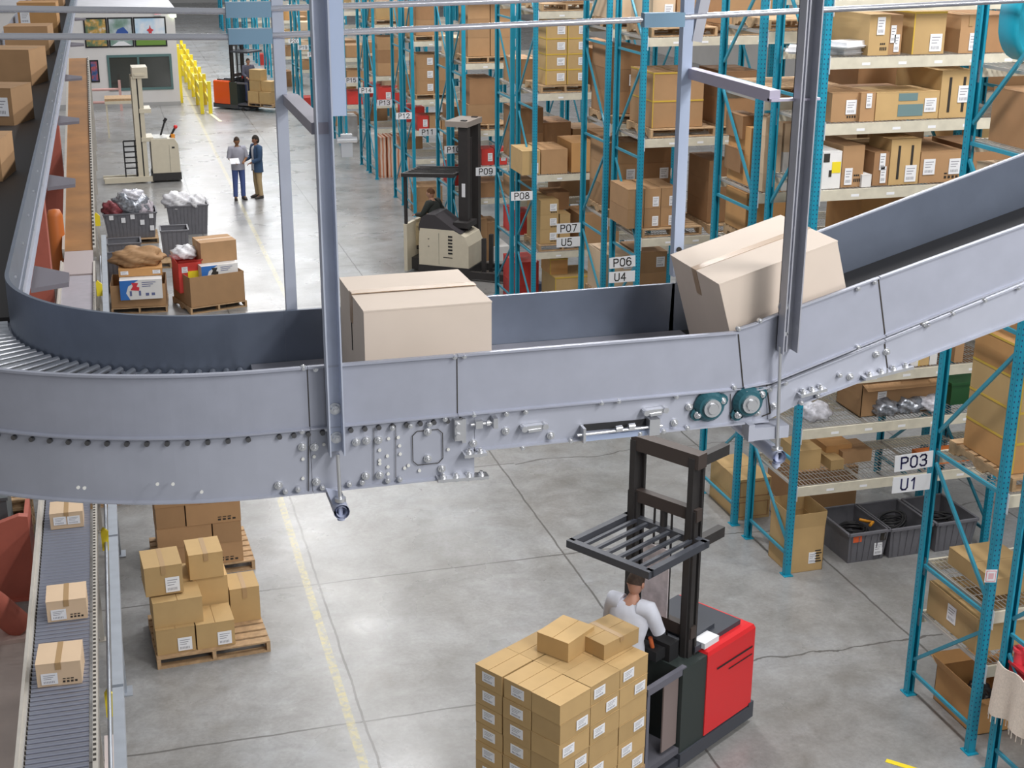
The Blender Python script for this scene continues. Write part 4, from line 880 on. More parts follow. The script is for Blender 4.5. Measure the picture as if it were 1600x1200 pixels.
def stand(**kw):
    J = dict(pel=(0, 0, 0.96), wai=(0, 0, 1.10), che=(0, 0, 1.32), nek=(0, 0, 1.50), head=(0, -0.015, 1.63), shL=(0.185, 0, 1.43), shR=(-0.185, 0, 1.43), elL=(0.24, 0.02, 1.15), elR=(-0.24, 0.02, 1.15), wrL=(0.24, -0.05, 0.90), wrR=(-0.24, -0.05, 0.90),
             hiL=(0.09, 0, 0.92), hiR=(-0.09, 0, 0.92), knL=(0.105, -0.015, 0.50), knR=(-0.105, -0.015, 0.50), anL=(0.11, 0.02, 0.09), anR=(-0.11, 0.02, 0.09), toL=(0.14, -0.13, 0.04), toR=(-0.14, -0.13, 0.04))
    J.update(kw); return J
person('man', 'person in grey T-shirt and blue jeans reading a white sheet in the aisle', (3.26, 39.30, 0), 0.15,
       stand(elL=(0.25, -0.02, 1.17), elR=(-0.25, -0.02, 1.17), wrL=(0.13, -0.24, 1.12), wrR=(-0.16, -0.24, 1.12), tilt=0.25), (0.27, 0.13, 0.06), (0.05, 0.03, 0.02), (0.36, 0.36, 0.42), (0.07, 0.11, 0.30), sleeve=0.4)
t = tag(MB().box(-0.17, 0.09, -0.10, 0.10, -0.002, 0.002).build('paper_sheet', WHITE, None, (3.19, 38.98, 1.14), 0.15), 'white paper sheet held by the person in grey T-shirt', 'paper'); t.rotation_euler = (0.7, 0, 0.15)
person('woman', 'person in open blue jacket and khaki trousers pointing at the sheet', (3.80, 39.40, 0), -PI/2+0.35,
       stand(elL=(0.23, -0.03, 1.13), elR=(-0.25, -0.06, 1.15), wrL=(0.15, -0.22, 1.05), wrR=(-0.14, -0.30, 1.08), pel=(0, 0, 0.92), tilt=0.15), (0.30, 0.14, 0.08), (0.02, 0.014, 0.01), (0.75, 0.75, 0.78), (0.45, 0.33, 0.18), hairlen=0.45, jacket=(0.035, 0.075, 0.15))

# ---------------------------------------------------------------- order picker trucks
def order_picker(label, loc, rz, red):
    """x runs from the battery end to the fork tips, -y is the far side, width 0.95"""
    t = thing('order_picker_truck', label, 'truck', loc, rz); RM = mat('cover_%d' % int(red[1]*1000), red, 0.35)
    CH = mat('chassis_slate', (0.055, 0.06, 0.075), 0.5)
    MB().box(0.02, 1.25, -0.95, 0, 0.06, 0.20).prism([(0.02, 0.20), (0.10, 0.20), (0.10, 0.24), (0.02, 0.24)], -0.95, 0, 1).box(1.25, 1.80, -0.93, -0.02, 0.06, 0.14).build('chassis', CH, t)
    b = 0.035
    MB().loft([[(x, y, z) for x, y in ((0.06+i, -0.94+i), (0.86-i, -0.94+i), (0.86-i, -0.01-i), (0.06+i, -0.01-i))] for z, i in ((0.22, 0), (1.08, 0), (1.12, 0.015), (1.14, 0.05))], 0, False).build('battery_cover', RM, t)
    MB().box(0.1, 0.7, 0.0-0.006, -0.004, 0.88, 0.90).box(0.1, 0.5, -0.006, -0.003, 0.80, 0.812).build('cover_groove', BLACK, t)
    MB().box(0.2, 0.95, -0.86, -0.10, 1.13, 1.19).box(0.5, 0.9, -0.8, -0.2, 1.19, 1.23).build('top_tray', CH, t)
    MB().box(0.62, 0.85, -0.22, -0.06, 1.14, 1.20).build('connector', WHITE, t)
    MB().box(0.86, 1.24, -0.94, -0.02, 0.20, 1.04).box(0.86, 1.24, -0.94, -0.02, 1.04, 1.10).build('drive_housing', mat('housing_green_black', (0.03, 0.04, 0.038), 0.5), t)
    for y in (-0.84, -0.17):
        MB().box(0.92, 1.06, y-0.03, y+0.03, 0.16, 3.12).box(0.92, 0.95, y-0.06, y+0.06, 0.16, 3.12).box(0.98, 1.04, y-0.055, y+0.055, 0.3, 2.6).build('mast_upright', TRUCKBLK, t)
    MB().box(0.92, 1.05, -0.87, -0.10, 3.02, 3.16).build('mast_cross_member', mat('mast_brown_black', (0.06, 0.045, 0.04), 0.5), t)
    for zz in (2.5, 1.3): MB().box(0.95, 1.03, -0.87, -0.10, zz, zz+0.12).build('mast_cross_member', mat('mast_brown_black', ()), t)
    for zz in (3.03, 2.2): MB().box(0.55, 0.95, -0.19, -0.11, zz, zz+0.1).build('mast_rear_bracket', TRUCKBLK, t)
    MB().cyl((0.99, -0.5, 0.3), (0.99, -0.5, 2.5), 0.035, 10).cyl((1.0, -0.4, 0.4), (1.0, -0.4, 2.5), 0.012, 6).cyl((1.0, -0.6, 0.4), (1.0, -0.6, 2.5), 0.012, 6).build('lift_cylinder', TRUCKBLK, t)
    mb = MB()
    for y in (-0.92, -0.03): mb.bar((0.98, y, 2.30), (1.82, y, 2.30), 0.06, 0.07)
    for x in (0.99, 1.82): mb.bar((x, -0.95, 2.30), (x, 0.0, 2.30), 0.07, 0.07)
    for i in range(6): mb.bar((1.0, -0.80+i*0.13, 2.31), (1.80, -0.80+i*0.13, 2.31), 0.035, 0.03)
    mb.build('overhead_guard', CH, t)
    MB().box(1.08, 1.22, -0.75, -0.2, 0.9, 1.28).box(1.22, 1.36, -0.7, -0.25, 1.14, 1.24).build('control_console', BLACK, t)
    MB().cyl((1.30, -0.62, 1.24), (1.30, -0.62, 1.33), 0.03, 10).build('control_knob', RED, t)
    MB().cyl((1.30, -0.34, 1.24), (1.34, -0.34, 1.36), 0.02, 8).build('control_grip', mat('grip_orange', (0.7, 0.16, 0.05), 0.5), t)
    MB().box(1.20, 1.79, -0.92, -0.03, 0.20, 0.26).build('operator_platform', mat('platform_grey', (0.10, 0.10, 0.12), 0.7), t)
    for y in (-0.90, -0.05): MB().bar((1.18, y, 1.08), (1.76, y, 1.08), 0.05, 0.07).bar((1.74, y, 0.26), (1.74, y, 1.08), 0.04, 0.04).build('side_rail', mat('rail_slate', (0.13, 0.13, 0.16), 0.45), t)
    MB().box(1.25, 1.47, -0.075, -0.06, 0.3, 1.02).build('side_panel', mat('panel_taupe', (0.23, 0.18, 0.17), 0.55), t)
    for y in (-0.72, -0.28): MB().box(1.70, 1.76, y-0.06, y+0.06, 0.2, 0.7).box(1.70, 2.92, y-0.06, y+0.06, 0.17, 0.21).build('fork', TRUCKBLK, t)
    for y in (-0.9, -0.05): MB().cyl((1.5, y-0.05, 0.07), (1.5, y+0.05, 0.07), 0.07, 12).build('wheel', BLACK, t)
    MB().cyl((0.4, -0.6, 0.10), (0.4, -0.35, 0.10), 0.10, 14).build('wheel', BLACK, t)
    return t
NP = (5.74, 11.14, 0); NR = math.radians(211)
near = order_picker('dark order picker truck with bright red battery cover, carrying a pallet of labelled cartons', NP, NR, (0.72, 0.025, 0.03))
MB().box(1.06, 1.075, -0.66, -0.36, 1.45, 2.15).build('notice_board', mat('notice_pinkish', (0.62, 0.55, 0.56), 0.6, 0, 9, 0.3), near)
def onto(root_loc, rz, x, y): c, s = math.cos(rz), math.sin(rz); return (root_loc[0]+x*c-y*s, root_loc[1]+x*s+y*c)
x, y = onto(NP, NR, 1.50, -0.50)
person('driver', 'person in white T-shirt and yellow gloves driving the red-covered order picker', (x, y, 0.26), NR-PI/2+0.15,
       stand(che=(0, -0.06, 1.30), nek=(0, -0.11, 1.47), head=(0, -0.15, 1.60), shL=(0.19, -0.08, 1.41), shR=(-0.19, -0.08, 1.41), elL=(0.27, -0.14, 1.16), elR=(-0.27, -0.14, 1.18), wrL=(0.14, -0.31, 1.10), wrR=(-0.12, -0.31, 1.12), tilt=0.35), (0.50, 0.26, 0.18), (0.05, 0.03, 0.02), (0.66, 0.68, 0.76), (0.10, 0.12, 0.2), sleeve=0.4, glove=(0.55, 0.55, 0.10))

# load on the forks: brick-stacked cartons
a, b = 0.38, 0.32; load = 'cartons stacked on the moving order picker'
c_, s_ = math.cos(NR), math.sin(NR)
pl = pallet(*onto(NP, NR, 2.37, -0.52), 0.215, 1.2, 1.0, NR, 'wooden pallet on the forks of the red-covered order picker', None)
TIER = ('bottom', 'second', 'third', 'fourth', 'fifth', 'top'); z0 = 0.347
jit = random.Random(5)
def lcart(lx, ly, z, w, d, h, code, label, style='y', dr=0):
    lx += jit.uniform(-0.004, 0.004); ly += jit.uniform(-0.003, 0.003); dr += jit.uniform(-0.008, 0.008)
    o = ob('carton', carton_mesh(w, d, h, style, 0 if w >= d else 1), None, (*onto(NP, NR, lx, ly), z), NR+PI+dr); deco(o, round(w, 2), round(d, 2), round(h, 2), code); tag(o, label, 'carton', load); return o
for k in range(6):
    z = z0+k*0.193; off = k % 2
    for i in range(3):       # row along the camera side
        lcart(1.78+0.2+i*0.4, -0.02-0.165, z, 0.39, 0.32, 0.19, ('K' if off else 'L') if (i+k) % 4 != 3 else '', 'labelled carton on the moving load, %s tier, %s from the driver on the camera side' % (TIER[k], ORD[i]), 'y')
    for j in range(2):       # remaining cartons of the fork-tip end
        lcart(2.78, -0.35-0.165-j*0.34, z, 0.39, 0.32, 0.19, 'G', 'labelled carton on the moving load, %s tier, %s at the fork-tip end' % (TIER[k], ('middle', 'far')[j]), 'y')
    if k == 5:
        for i in range(2):
            for j in range(2): lcart(1.98+i*0.4, -0.35-0.165-j*0.34, z, 0.39, 0.32, 0.19, '', 'plain carton on the moving load, top tier, %s and %s from the driver' % (('middle row', 'far row')[j], ORD[i]), 'y')
    elif True:
        lcart(1.98, -0.35-0.33, z, 0.39, 0.66, 0.19, '', 'carton on the moving load, %s tier, against the driver platform' % TIER[k], 'y'); 
lcart(2.22, -0.62, z0+6*0.193, 0.40, 0.34, 0.19, '', 'loose carton lying on the load, nearer the fork tips', 'y', 0.1)
lcart(1.92, -0.40, z0+6*0.193, 0.46, 0.36, 0.15, 's', 'loose carton lying on the load beside the driver', 'y', -0.05)
# far copy down the aisle
far = order_picker('order picker truck with orange-red cover far down the aisle, carrying cartons', (4.65, 59.1, 0), -0.75, (0.75, 0.10, 0.02))
FP, FR = (4.65, 59.1, 0), -0.75
x, y = onto(FP, FR, 1.48, -0.45)
person('picker', 'person in grey with orange safety strap on the far order picker', (x, y, 0.26), FR+PI/2-0.5, stand(elL=(0.25, -0.05, 1.15), wrL=(0.2, -0.25, 1.05), elR=(-0.25, -0.05, 1.15), wrR=(-0.2, -0.25, 1.05)), (0.5, 0.27, 0.18), (0.05, 0.03, 0.02), (0.10, 0.10, 0.14), (0.06, 0.08, 0.2), sleeve=1.0)
pallet(*onto(FP, FR, 2.4, -0.5), 0.215, 1.2, 1.0, FR, 'wooden pallet on the forks of the far order picker')
for i, (lx, ly, z, w, d, h) in enumerate(((2.05, -0.75, 0.35, 0.5, 0.45, 0.45), (2.6, -0.75, 0.35, 0.5, 0.45, 0.45), (2.05, -0.27, 0.35, 0.5, 0.45, 0.45), (2.6, -0.27, 0.35, 0.5, 0.45, 0.45), (2.1, -0.7, 0.81, 0.5, 0.42, 0.4), (2.6, -0.62, 0.81, 0.48, 0.42, 0.4), (2.1, -0.65, 1.22, 0.55, 0.42, 0.42))):
    o = ob('carton', carton_mesh(w, d, h, 'y'), None, (*onto(FP, FR, lx, ly), z), FR); tag(o, 'tan carton on the far order picker, %s' % ('bottom rear by driver', 'bottom rear by tips', 'bottom front by driver', 'bottom front by tips', 'middle by driver', 'middle by tips', 'topmost')[i], 'carton', 'cartons on the far order picker')
# ---------------------------------------------------------------- stand-up reach truck by sign P09
t = thing('reach_truck', 'cream and black stand-up reach truck beside the sign P09', 'truck', (6.22, 29.75, 0), -0.62)
RT = t
MB().loft([[(0.12+i, -0.02+i*0.3, z), (1.30-j, -0.02+i*0.3, z), (1.30-j, 0.86, z), (0.12+i, 0.86, z)] for z, i, j in ((0.24, 0, 0), (0.75, 0.0, 0.0), (0.95, 0.01, 0.08), (1.08, 0.03, 0.35), (1.12, 0.10, 0.60))], 0, False).build('body_panel', CREAM, t)
MB().loft([[(0.10+i, -0.01, z), (0.72-j, -0.01, z), (0.72-j, 0.7, z), (0.10+i, 0.7, z)] for z, i, j in ((1.02, 0.02, -0.4), (1.15, 0.02, -0.15), (1.32, 0.08, 0.1), (1.40, 0.20, 0.22))], 0, False).build('hood', mat('hood_black', (0.05, 0.045, 0.05), 0.5), t)
MB().box(0.10, 1.33, -0.03, 0.88, 0.05, 0.26).build('bumper_skirt', TRUCKBLK, t)
mb = MB()
for i in range(6): mb.box(0.82, 0.92, -0.028, -0.018, 0.55+i*0.075, 0.585+i*0.075)
mb.build('vent_slots', BLACK, t)
MB().box(0.60, 0.602, -0.025, -0.015, 0.3, 1.0).box(0.34, 0.37, -0.026, -0.015, 0.85, 0.865).box(0.34, 0.37, -0.026, -0.015, 0.68, 0.695).box(0.70, 0.92, -0.026, -0.015, 0.46, 0.475).build('panel_marks', BLACK, t)
MB().box(-0.25, 0.14, 0.30, 1.0, 0.05, 0.32).build('step', TRUCKBLK, t)
MB().box(-0.28, -0.20, 0.06, 1.0, 0.05, 1.12).build('rear_post', CREAM, t)
MB().bar((-0.24, 0.12, 0.1), (-0.24, 0.12, 2.22), 0.06, 0.06).build('guard_post', TRUCKBLK, t)
for y in (0.42, 1.06):
    MB().box(0.90, 1.12, y, y+0.16, 0.10, 3.30).box(0.95, 1.07, y+0.02, y+0.12, 0.1, 3.42).build('mast_upright', TRUCKBLK, t)
MB().box(0.62, 1.14, 0.36, 1.26, 3.28, 3.40).build('mast_cap', mat('mast_cap_taupe', (0.33, 0.29, 0.26), 0.45), t)
MB().cyl((1.0, 0.84, 0.2), (1.0, 0.84, 3.0), 0.05, 10).cyl((1.0, 0.76, 0.2), (1.0, 0.76, 3.0), 0.02, 8).build('lift_cylinder', TRUCKBLK, t)
mb = MB()
for y in (0.06, 1.0): mb.bar((-0.30, y, 2.22), (0.95, y, 2.28), 0.07, 0.08)
for x in (-0.28, 0.85): mb.bar((x, 0.06, 2.23+x*0.03), (x, 1.0, 2.23+x*0.03), 0.07, 0.06)
for i in range(5): mb.bar((-0.28, 0.2+i*0.16, 2.24), (0.85, 0.2+i*0.16, 2.28), 0.03, 0.04)
mb.build('overhead_guard', TRUCKBLK, t)
MB().box(0.85, 1.2, 0.2, 0.75, 1.10, 1.22).build('control_console', TRUCKBLK, t)
MB().box(0.98, 1.06, 0.412, 0.42, 1.75, 2.05).build('mast_decal', WHITE, t)
for y in (0.2, 0.66): MB().box(1.52, 1.60, y, y+0.1, 0.05, 0.9).box(1.55, 2.5, y, y+0.1, 0.08, 0.13).build('fork', TRUCKBLK, t)
for y in (0.0, 0.85): MB().box(1.3, 2.3, y-0.05, y+0.05, 0.04, 0.2).build('base_leg', TRUCKBLK, t)
x, y = onto((6.22, 29.75), -0.62, 0.26, 0.66)
person('reacher', 'person in dark green jacket and khaki trousers driving the cream reach truck', (x, y, 0.44), -2.36, stand(pel=(0, 0, 0.60), wai=(0, -0.02, 0.74), che=(0, -0.08, 0.97), nek=(0, -0.12, 1.15), head=(0, -0.14, 1.28), shL=(0.185, -0.08, 1.08), shR=(-0.185, -0.08, 1.08), elR=(-0.38, -0.10, 0.88), wrR=(-0.58, -0.20, 0.86), elL=(0.25, -0.2, 0.84), wrL=(0.15, -0.42, 0.80), hiL=(0.09, -0.02, 0.56), hiR=(-0.09, -0.02, 0.56), knL=(0.11, -0.43, 0.56), knR=(-0.11, -0.43, 0.56), anL=(0.11, -0.45, 0.10), anR=(-0.11, -0.45, 0.10), toL=(0.12, -0.6, 0.04), toR=(-0.12, -0.6, 0.04), tilt=0.1), (0.55, 0.30, 0.20), (0.16, 0.07, 0.03), (0.035, 0.04, 0.035), (0.50, 0.40, 0.24), sleeve=1.0)
# ---------------------------------------------------------------- cream walk-behind stacker in front of the office
t = thing('pallet_stacker', 'cream walk-behind pallet stacker with tall mast in front of the office', 'stacker', (0.62, 42.45, 0), 0.03)
MB().loft([[(0.42, 0, z), (1.22-i, 0, z), (1.22-i, 0.85, z), (0.42, 0.85, z)] for z, i in ((0.28, 0), (1.10, 0.02), (1.28, 0.12))], 0, False).build('body_panel', CREAM, t)
MB().box(0.40, 1.24, -0.02, 0.87, 0.06, 0.28).build('bumper_skirt', TRUCKBLK, t)
MB().box(0.44, 0.90, 0.05, 0.8, 1.28, 1.31).build('battery_lid', mat('lid_grey', (0.55, 0.55, 0.52), 0.5), t)
MB().box(0.93, 0.935, -0.004, 0, 0.3, 1.1).cbox((1.05, -0.002, 1.02), (0.08, 0.006, 0.05)).build('panel_marks', BLACK, t)
MB().box(0.0, 0.14, 0.05, 0.16, 0.1, 3.1).box(0.18, 0.30, 0.05, 0.16, 0.1, 3.3).build('mast_upright', CREAM, t)
MB().box(0.0, 0.14, 0.7, 0.80, 0.1, 3.1).box(0.18, 0.30, 0.7, 0.80, 0.1, 3.3).build('mast_upright', CREAM, t)
MB().box(0.14, 0.18, 0.06, 0.78, 0.1, 3.2).build('lift_chain_cover', BLACK, t)
MB().box(0.05, 0.48, 0.02, 0.84, 3.05, 3.36).box(0.1, 0.4, -0.002, 0.02, 3.12, 3.18).build('mast_cap', CREAM, t)
for zz in (1.22, 2.05): MB().box(0.16, 0.5, 0.03, 0.82, zz, zz+0.12).build('mast_cross_member', CREAM, t)
mb = MB()
for x in (-0.36, -0.04): mb.bar((x, 0.1, 0.2), (x, 0.1, 1.25), 0.04, 0.04)
for i in range(6): mb.bar((-0.36, 0.1, 0.45+i*0.16), (-0.0, 0.1, 0.45+i*0.16), 0.03, 0.04)
mb.build('load_backrest', BLACK, t)
for y in (0.15, 0.6): MB().box(-1.0, 0.0, y, y+0.12, 0.08, 0.16).build('fork', CREAM, t)
MB().box(-0.98, 0.42, 0.0, 0.1, 0.04, 0.2).build('base_leg', CREAM, t)
MB().bar((0.75, 0.6, 1.3), (0.9, 0.6, 1.72), 0.05, 0.05).bar((0.88, 0.6, 1.70), (0.95, 0.6, 1.8), 0.08, 0.08).build('tiller', BLACK, t)
MB().bar((1.0, 0.3, 1.28), (1.16, 0.3, 1.55), 0.05, 0.06).build('control_lever', BLACK, t)
MB().ell((1.18, 0.3, 1.58), (0.06, 0.06, 0.06)).build('lever_knob', RED, t)
MB().cyl((1.08, 0.25, 1.26), (1.08, 0.25, 1.38), 0.06, 10).build('beacon', mat('beacon_orange', (0.8, 0.3, 0.03), 0.4), t)

# ---------------------------------------------------------------- cartons riding the overhead conveyor
def hexbox(label, loc, rz, ry, w, d, h, style, code, group=None):
    o = ob('carton', carton_mesh(w, d, h, style, 0), None, loc); o.rotation_mode = 'XYZ'; o.rotation_euler = (0, ry, rz); deco(o, w, d, h, code); return tag(o, label, 'carton', group)
SEAMT = mat('tape_clear', (0.40, 0.28, 0.18), 0.35)
o = hexbox('light kraft carton riding level on the overhead conveyor between the hangers', (1.225, 5.90, BED-0.006), 0.015, 0, 0.56, 0.58, 0.435, 'k', '')
MB().box(-0.283, 0.283, -0.028, 0.028, 0.434, 0.4365).box(-0.2825, -0.280, -0.028, 0.028, 0.30, 0.4365).build('packing_tape', SEAMT, o)
MB().box(-0.2830, -0.2800, -0.004, 0.004, 0.17, 0.30).build('box_seam', INKB, o)
o = hexbox('light kraft carton tilted on the climbing conveyor behind the grey hanger', (2.985, 5.90, 5.835), 0.0, -math.atan(0.287), 0.60, 0.58, 0.46, 'k', '')
MB().box(-0.303, 0.303, -0.028, 0.028, 0.459, 0.4615).box(-0.3025, -0.300, -0.028, 0.028, 0.33, 0.4615).build('packing_tape', SEAMT, o)
for i, (x, y, rz, w, d, h, st, code) in enumerate(((-1.03, 11.75, -0.15, 0.42, 0.5, 0.32, 'b', ''), (-1.11, 14.85, -0.35, 0.58, 0.5, 0.36, 'b', 'L'), (-1.09, 18.15, -0.32, 0.62, 0.55, 0.42, 'b', 't'), (-1.05, 21.9, -0.1, 0.6, 0.6, 0.40, 'b', ''), (-1.04, 25.6, -0.05, 0.62, 0.6, 0.5, 'o', 'K'), (-1.03, 30.6, -0.05, 0.6, 0.6, 0.5, 'b', ''))):
    o = ob('carton', carton_mesh(w, d, h, st), None, (x, y, BED-0.008), rz); deco(o, w, d, h, code)
    tag(o, 'brown carton riding the receding overhead conveyor, %s from its bend' % ORD[i], 'carton', 'cartons on the receding overhead conveyor')
# ---------------------------------------------------------------- floor level roller conveyor along the aisle
RAILM = mat('conveyor_rail_beige', (0.55, 0.52, 0.47), 0.45, 0.3, 8, 0.06)
lc = thing('roller_conveyor', 'narrow floor-level roller conveyor along the left edge carrying three cartons', 'conveyor', (-0.9, 11.3, 0))
def lpart(mb, name, m, par=None): o = mb.build(name, m, par or lc); o.location = Vector((0.9, -11.3, 0)) if par is None else Vector((0, 0, 0)); return o
ZL = 0.9; xl, xr = -1.19, -0.62
rm = MB().cyl((-0.26, 0, 0), (0.26, 0, 0), 0.026, 10).mesh('roller', mat('roller_blue_steel', (0.45, 0.47, 0.56), 0.3, 0.8))
for i in range(100): ob('roller', rm, lc, (xl+0.275+0.9, -0.6+i*0.079, ZL-0.026))
lpart(MB().box(xl-0.045, xl, 10.2, 29, ZL-0.13, ZL+0.05).box(xl-0.06, xl-0.03, 10.2, 29, ZL+0.05, ZL+0.075), 'side_rail', RAILM)
lpart(MB().box(xr, xr+0.045, 10.2, 29, ZL-0.13, ZL+0.035), 'side_rail', RAILM)
mb = MB()
for i in range(210): y = 10.75+i*0.079; mb.box(xr+0.004, xr+0.03, y-0.018, y+0.018, ZL+0.034, ZL+0.038)
o = lpart(mb, 'roller_end', INKB); o['kind'] = 'stuff'
mb = MB()
for i in range(100): y = 10.7+i*0.079; mb.cyl((xl-0.001, y, ZL-0.02), (xl+0.012, y, ZL-0.02), 0.016, 6)
o = lpart(mb, 'roller_end', INKB); o['kind'] = 'stuff'
for y in (11.6, 14.6, 17.6, 21, 25, 28.8):
    for x in (xl-0.02, xr+0.02): lpart(MB().box(x-0.025, x+0.025, y-0.025, y+0.025, 0, ZL-0.13).box(x-0.06, x+0.06, y-0.05, y+0.05, 0, 0.01), 'support_leg', RAILM)
lpart(MB().box(xl, xr, 19.4, 28.0, ZL-0.06, ZL-0.01), 'grey_belt', mat('belt_lilac_grey', (0.36, 0.34, 0.38), 0.45, 0, 6, 0.08))
lpart(MB().hexa([(xl, 28.1, ZL-0.05), (xr, 28.1, ZL-0.05), (xr, 30.0, ZL-0.02), (xl, 30.0, ZL-0.02), (xl, 28.1, ZL), (xr, 28.1, ZL), (xr, 30.0, ZL+0.03), (xl, 30.0, ZL+0.03)]), 'transfer_plate', mat('plate_mauve', (0.42, 0.36, 0.36), 0.5))
inc = thing('incline_conveyor', 'brown belt conveyor climbing away along the left side towards the office', 'conveyor', (-0.9, 30.0, 0))
zi = lambda y: ZL+0.02+(y-30.0)*0.111
def ipart(mb, name, m): o = mb.build(name, m, inc); o.location = (0.9, -30.0, 0); return o
def slope(x0, x1, dz0, dz1, ya=30.05, yb=49.0): return MB().hexa([(x0, ya, zi(ya)+dz0), (x1, ya, zi(ya)+dz0), (x1, yb, zi(yb)+dz0), (x0, yb, zi(yb)+dz0), (x0, ya, zi(ya)+dz1), (x1, ya, zi(ya)+dz1), (x1, yb, zi(yb)+dz1), (x0, yb, zi(yb)+dz1)])
ipart(slope(xl, xr, -0.03, 0), 'brown_belt', mat('belt_ochre', (0.30, 0.135, 0.035), 0.5, 0, 1.2, 0.3))
ipart(slope(xl-0.05, xl, -0.15, 0.05), 'side_rail', RAILM); ipart(slope(xr, xr+0.06, -0.15, 0.045), 'side_rail', RAILM)
mb = MB()
for i in range(75): y = 30.2+i*0.25; mb.hexa([(xr+0.002, y, zi(y)+0.044), (xr+0.04, y, zi(y)+0.044), (xr+0.04, y+0.13, zi(y+0.13)+0.044), (xr+0.002, y+0.13, zi(y+0.13)+0.044), (xr+0.002, y, zi(y)+0.05), (xr+0.04, y, zi(y)+0.05), (xr+0.04, y+0.13, zi(y+0.13)+0.05), (xr+0.002, y+0.13, zi(y+0.13)+0.05)])
ipart(mb, 'chain_guard_slots', INKB)['kind'] = 'stuff'
for y in (33, 37, 41, 45, 48.8):
    for x in (xl-0.02, xr+0.03): ipart(MB().box(x-0.03, x+0.03, y-0.03, y+0.03, 0, zi(y)-0.14), 'support_leg', RAILM)
for i, (x, y0, w, d, h, code, st, rz) in enumerate(((-0.906, 15.74, 0.37, 0.36, 0.20, 'sKL', 'p', 0.0), (-0.865, 13.42, 0.39, 0.38, 0.23, 'sEM', 'p', 0.0), (-0.905, 12.13, 0.40, 0.40, 0.24, 'sEM', 'p', -0.05))):
    o = carton(x, y0, ZL+0.002, w, d, h, st, code, rz, 1); tag(o, ('pale carton with two white labels, farthest on the roller conveyor', 'pale carton in the middle of the three on the roller conveyor', 'pale carton nearest the camera on the roller conveyor')[i], 'carton', 'cartons on the roller conveyor')
# guard rail beside it
GALV = mat('galvanised', (0.46, 0.50, 0.56), 0.4, 0.5, 6, 0.08)
gr = thing('guard_rail', 'blue-grey guard rail on posts running beside the roller conveyor', 'rail', (-0.39, 9.6, 0))
for a, b_ in ((9.6, 11.75), (11.8, 15.1), (15.15, 31.0)): MB().box(-0.05, 0.05, a-9.6, b_-9.6, 0.94, 1.02).box(-0.05, 0.05, a-9.6, b_-9.6, 0.88, 0.90).box(-0.05, -0.035, a-9.6, b_-9.6, 0.9, 0.94).build('rail_section', GALV, gr)
for y in (10.0, 13.4, 16.8, 20.2, 23.6, 27, 30.4): MB().box(-0.035, 0.035, y-9.64, y-9.56, 0.0, 0.9).box(-0.09, 0.09, y-9.7, y-9.5, 0, 0.012).build('rail_post', GALV, gr)
for i, (y, z) in enumerate(((12.55, 0.25), (16.0, 0.45), (26.3, 0.9), (31.6, 1.1))):
    t = thing('stop_bracket', 'yellow bracket between the roller conveyor and guard rail, %s from the camera' % ORD[i], 'bracket', (-0.50, y, 0))
    MB().prism([(-0.05, z), (0.06, z), (0.06, z+0.22), (-0.02, z+0.30), (-0.05, z+0.26)], -0.02, 0.02, 1).build('bracket_plate', YELLOW, t)
    MB().box(-0.02, 0.03, -0.02, 0.02, 0, z).build('bracket_post', RAILM, t)
t = tag(MB().tube([(-0.50, 10.2, 0.55), (-0.50, 20, 0.55), (-0.50, 31, 0.55)], 0.02, 8).build('conduit_pipe', GALV), 'thin grey pipe running low between roller conveyor and guard rail', 'pipe')
t = tag(MB().box(-0.56, -0.43, 11.2, 12.1, 0, 0.30).box(-0.57, -0.42, 11.19, 12.11, 0.30, 0.31).build('junction_box', mat('box_pinkish', (0.60, 0.52, 0.50), 0.6)), 'pinkish-white low box between the roller conveyor and guard rail', 'box')
# red building columns and things at the left edge
for i, (y, h) in enumerate(((15.85, 1.05), (26.8, 2.75), (38.0, 3.3))):
    t = thing('red_column', ('short red-painted column guard at the left edge', 'tall red column behind the conveyor bend', 'red column beyond the bend beside the brown belt')[i], 'column', (-1.34, y, 0))
    MB().prism([(-0.55, 0), (0, 0), (0, h), (-0.1, h+0.02), (-0.55, h-0.12)], 0, 0.10, 1).box(-0.55, -0.50, 0.1, 0.55, 0, h-0.12).box(-0.05, 0, 0.1, 0.55, 0, h).build('column_plate', REDCOL, t)
    MB().box(-0.62, 0.06, -0.06, 0.6, 0, 0.02).build('base_plate', REDCOL, t)
    if i == 0:
        MB().tube([(-0.62, -1.05, 0.75), (-0.36, -0.95, 0.42), (-0.14, -0.87, 0.10)], [0.17, 0.16, 0.15], 16).build('slanted_pipe', REDCOL, t)
        MB().box(-0.40, 0.0, -1.1, -0.70, 0, 0.06).build('pipe_foot', mat('foot_pinkish', (0.62, 0.47, 0.42), 0.7), t)
    if i == 1:
        MB().loft([[(0.0-0.02+r*math.cos(a), 4.2+r*math.sin(a), z) for a in [PI*2*k/18 for k in range(18)]] for z, r in ((0.0, 0.17), (1.5, 0.17), (1.62, 0.12), (1.64, 0.02))], 0, True).build('bollard_cover', mat('bollard_orange', (0.55, 0.15, 0.03), 0.45), t)
tag(MB().box(-2.6, -1.62, 16.55, 17.2, 0, 1.0).box(-2.62, -1.60, 16.53, 17.22, 1.0, 1.04).build('steel_cabinet', mat('cabinet_slate', (0.10, 0.115, 0.125), 0.5, 0, 5, 0.08)), 'dark slate steel cabinet behind the short red column at the left edge', 'cabinet')
for k in range(5): pallet(-1.99, 17.75, k*0.132, 1.1, 0.8, 0.0, 'pale wooden pallet stacked left of the roller conveyor, %s' % ('bottom', 'second', 'middle', 'fourth', 'topmost')[k], 'pallets stacked left of the roller conveyor')
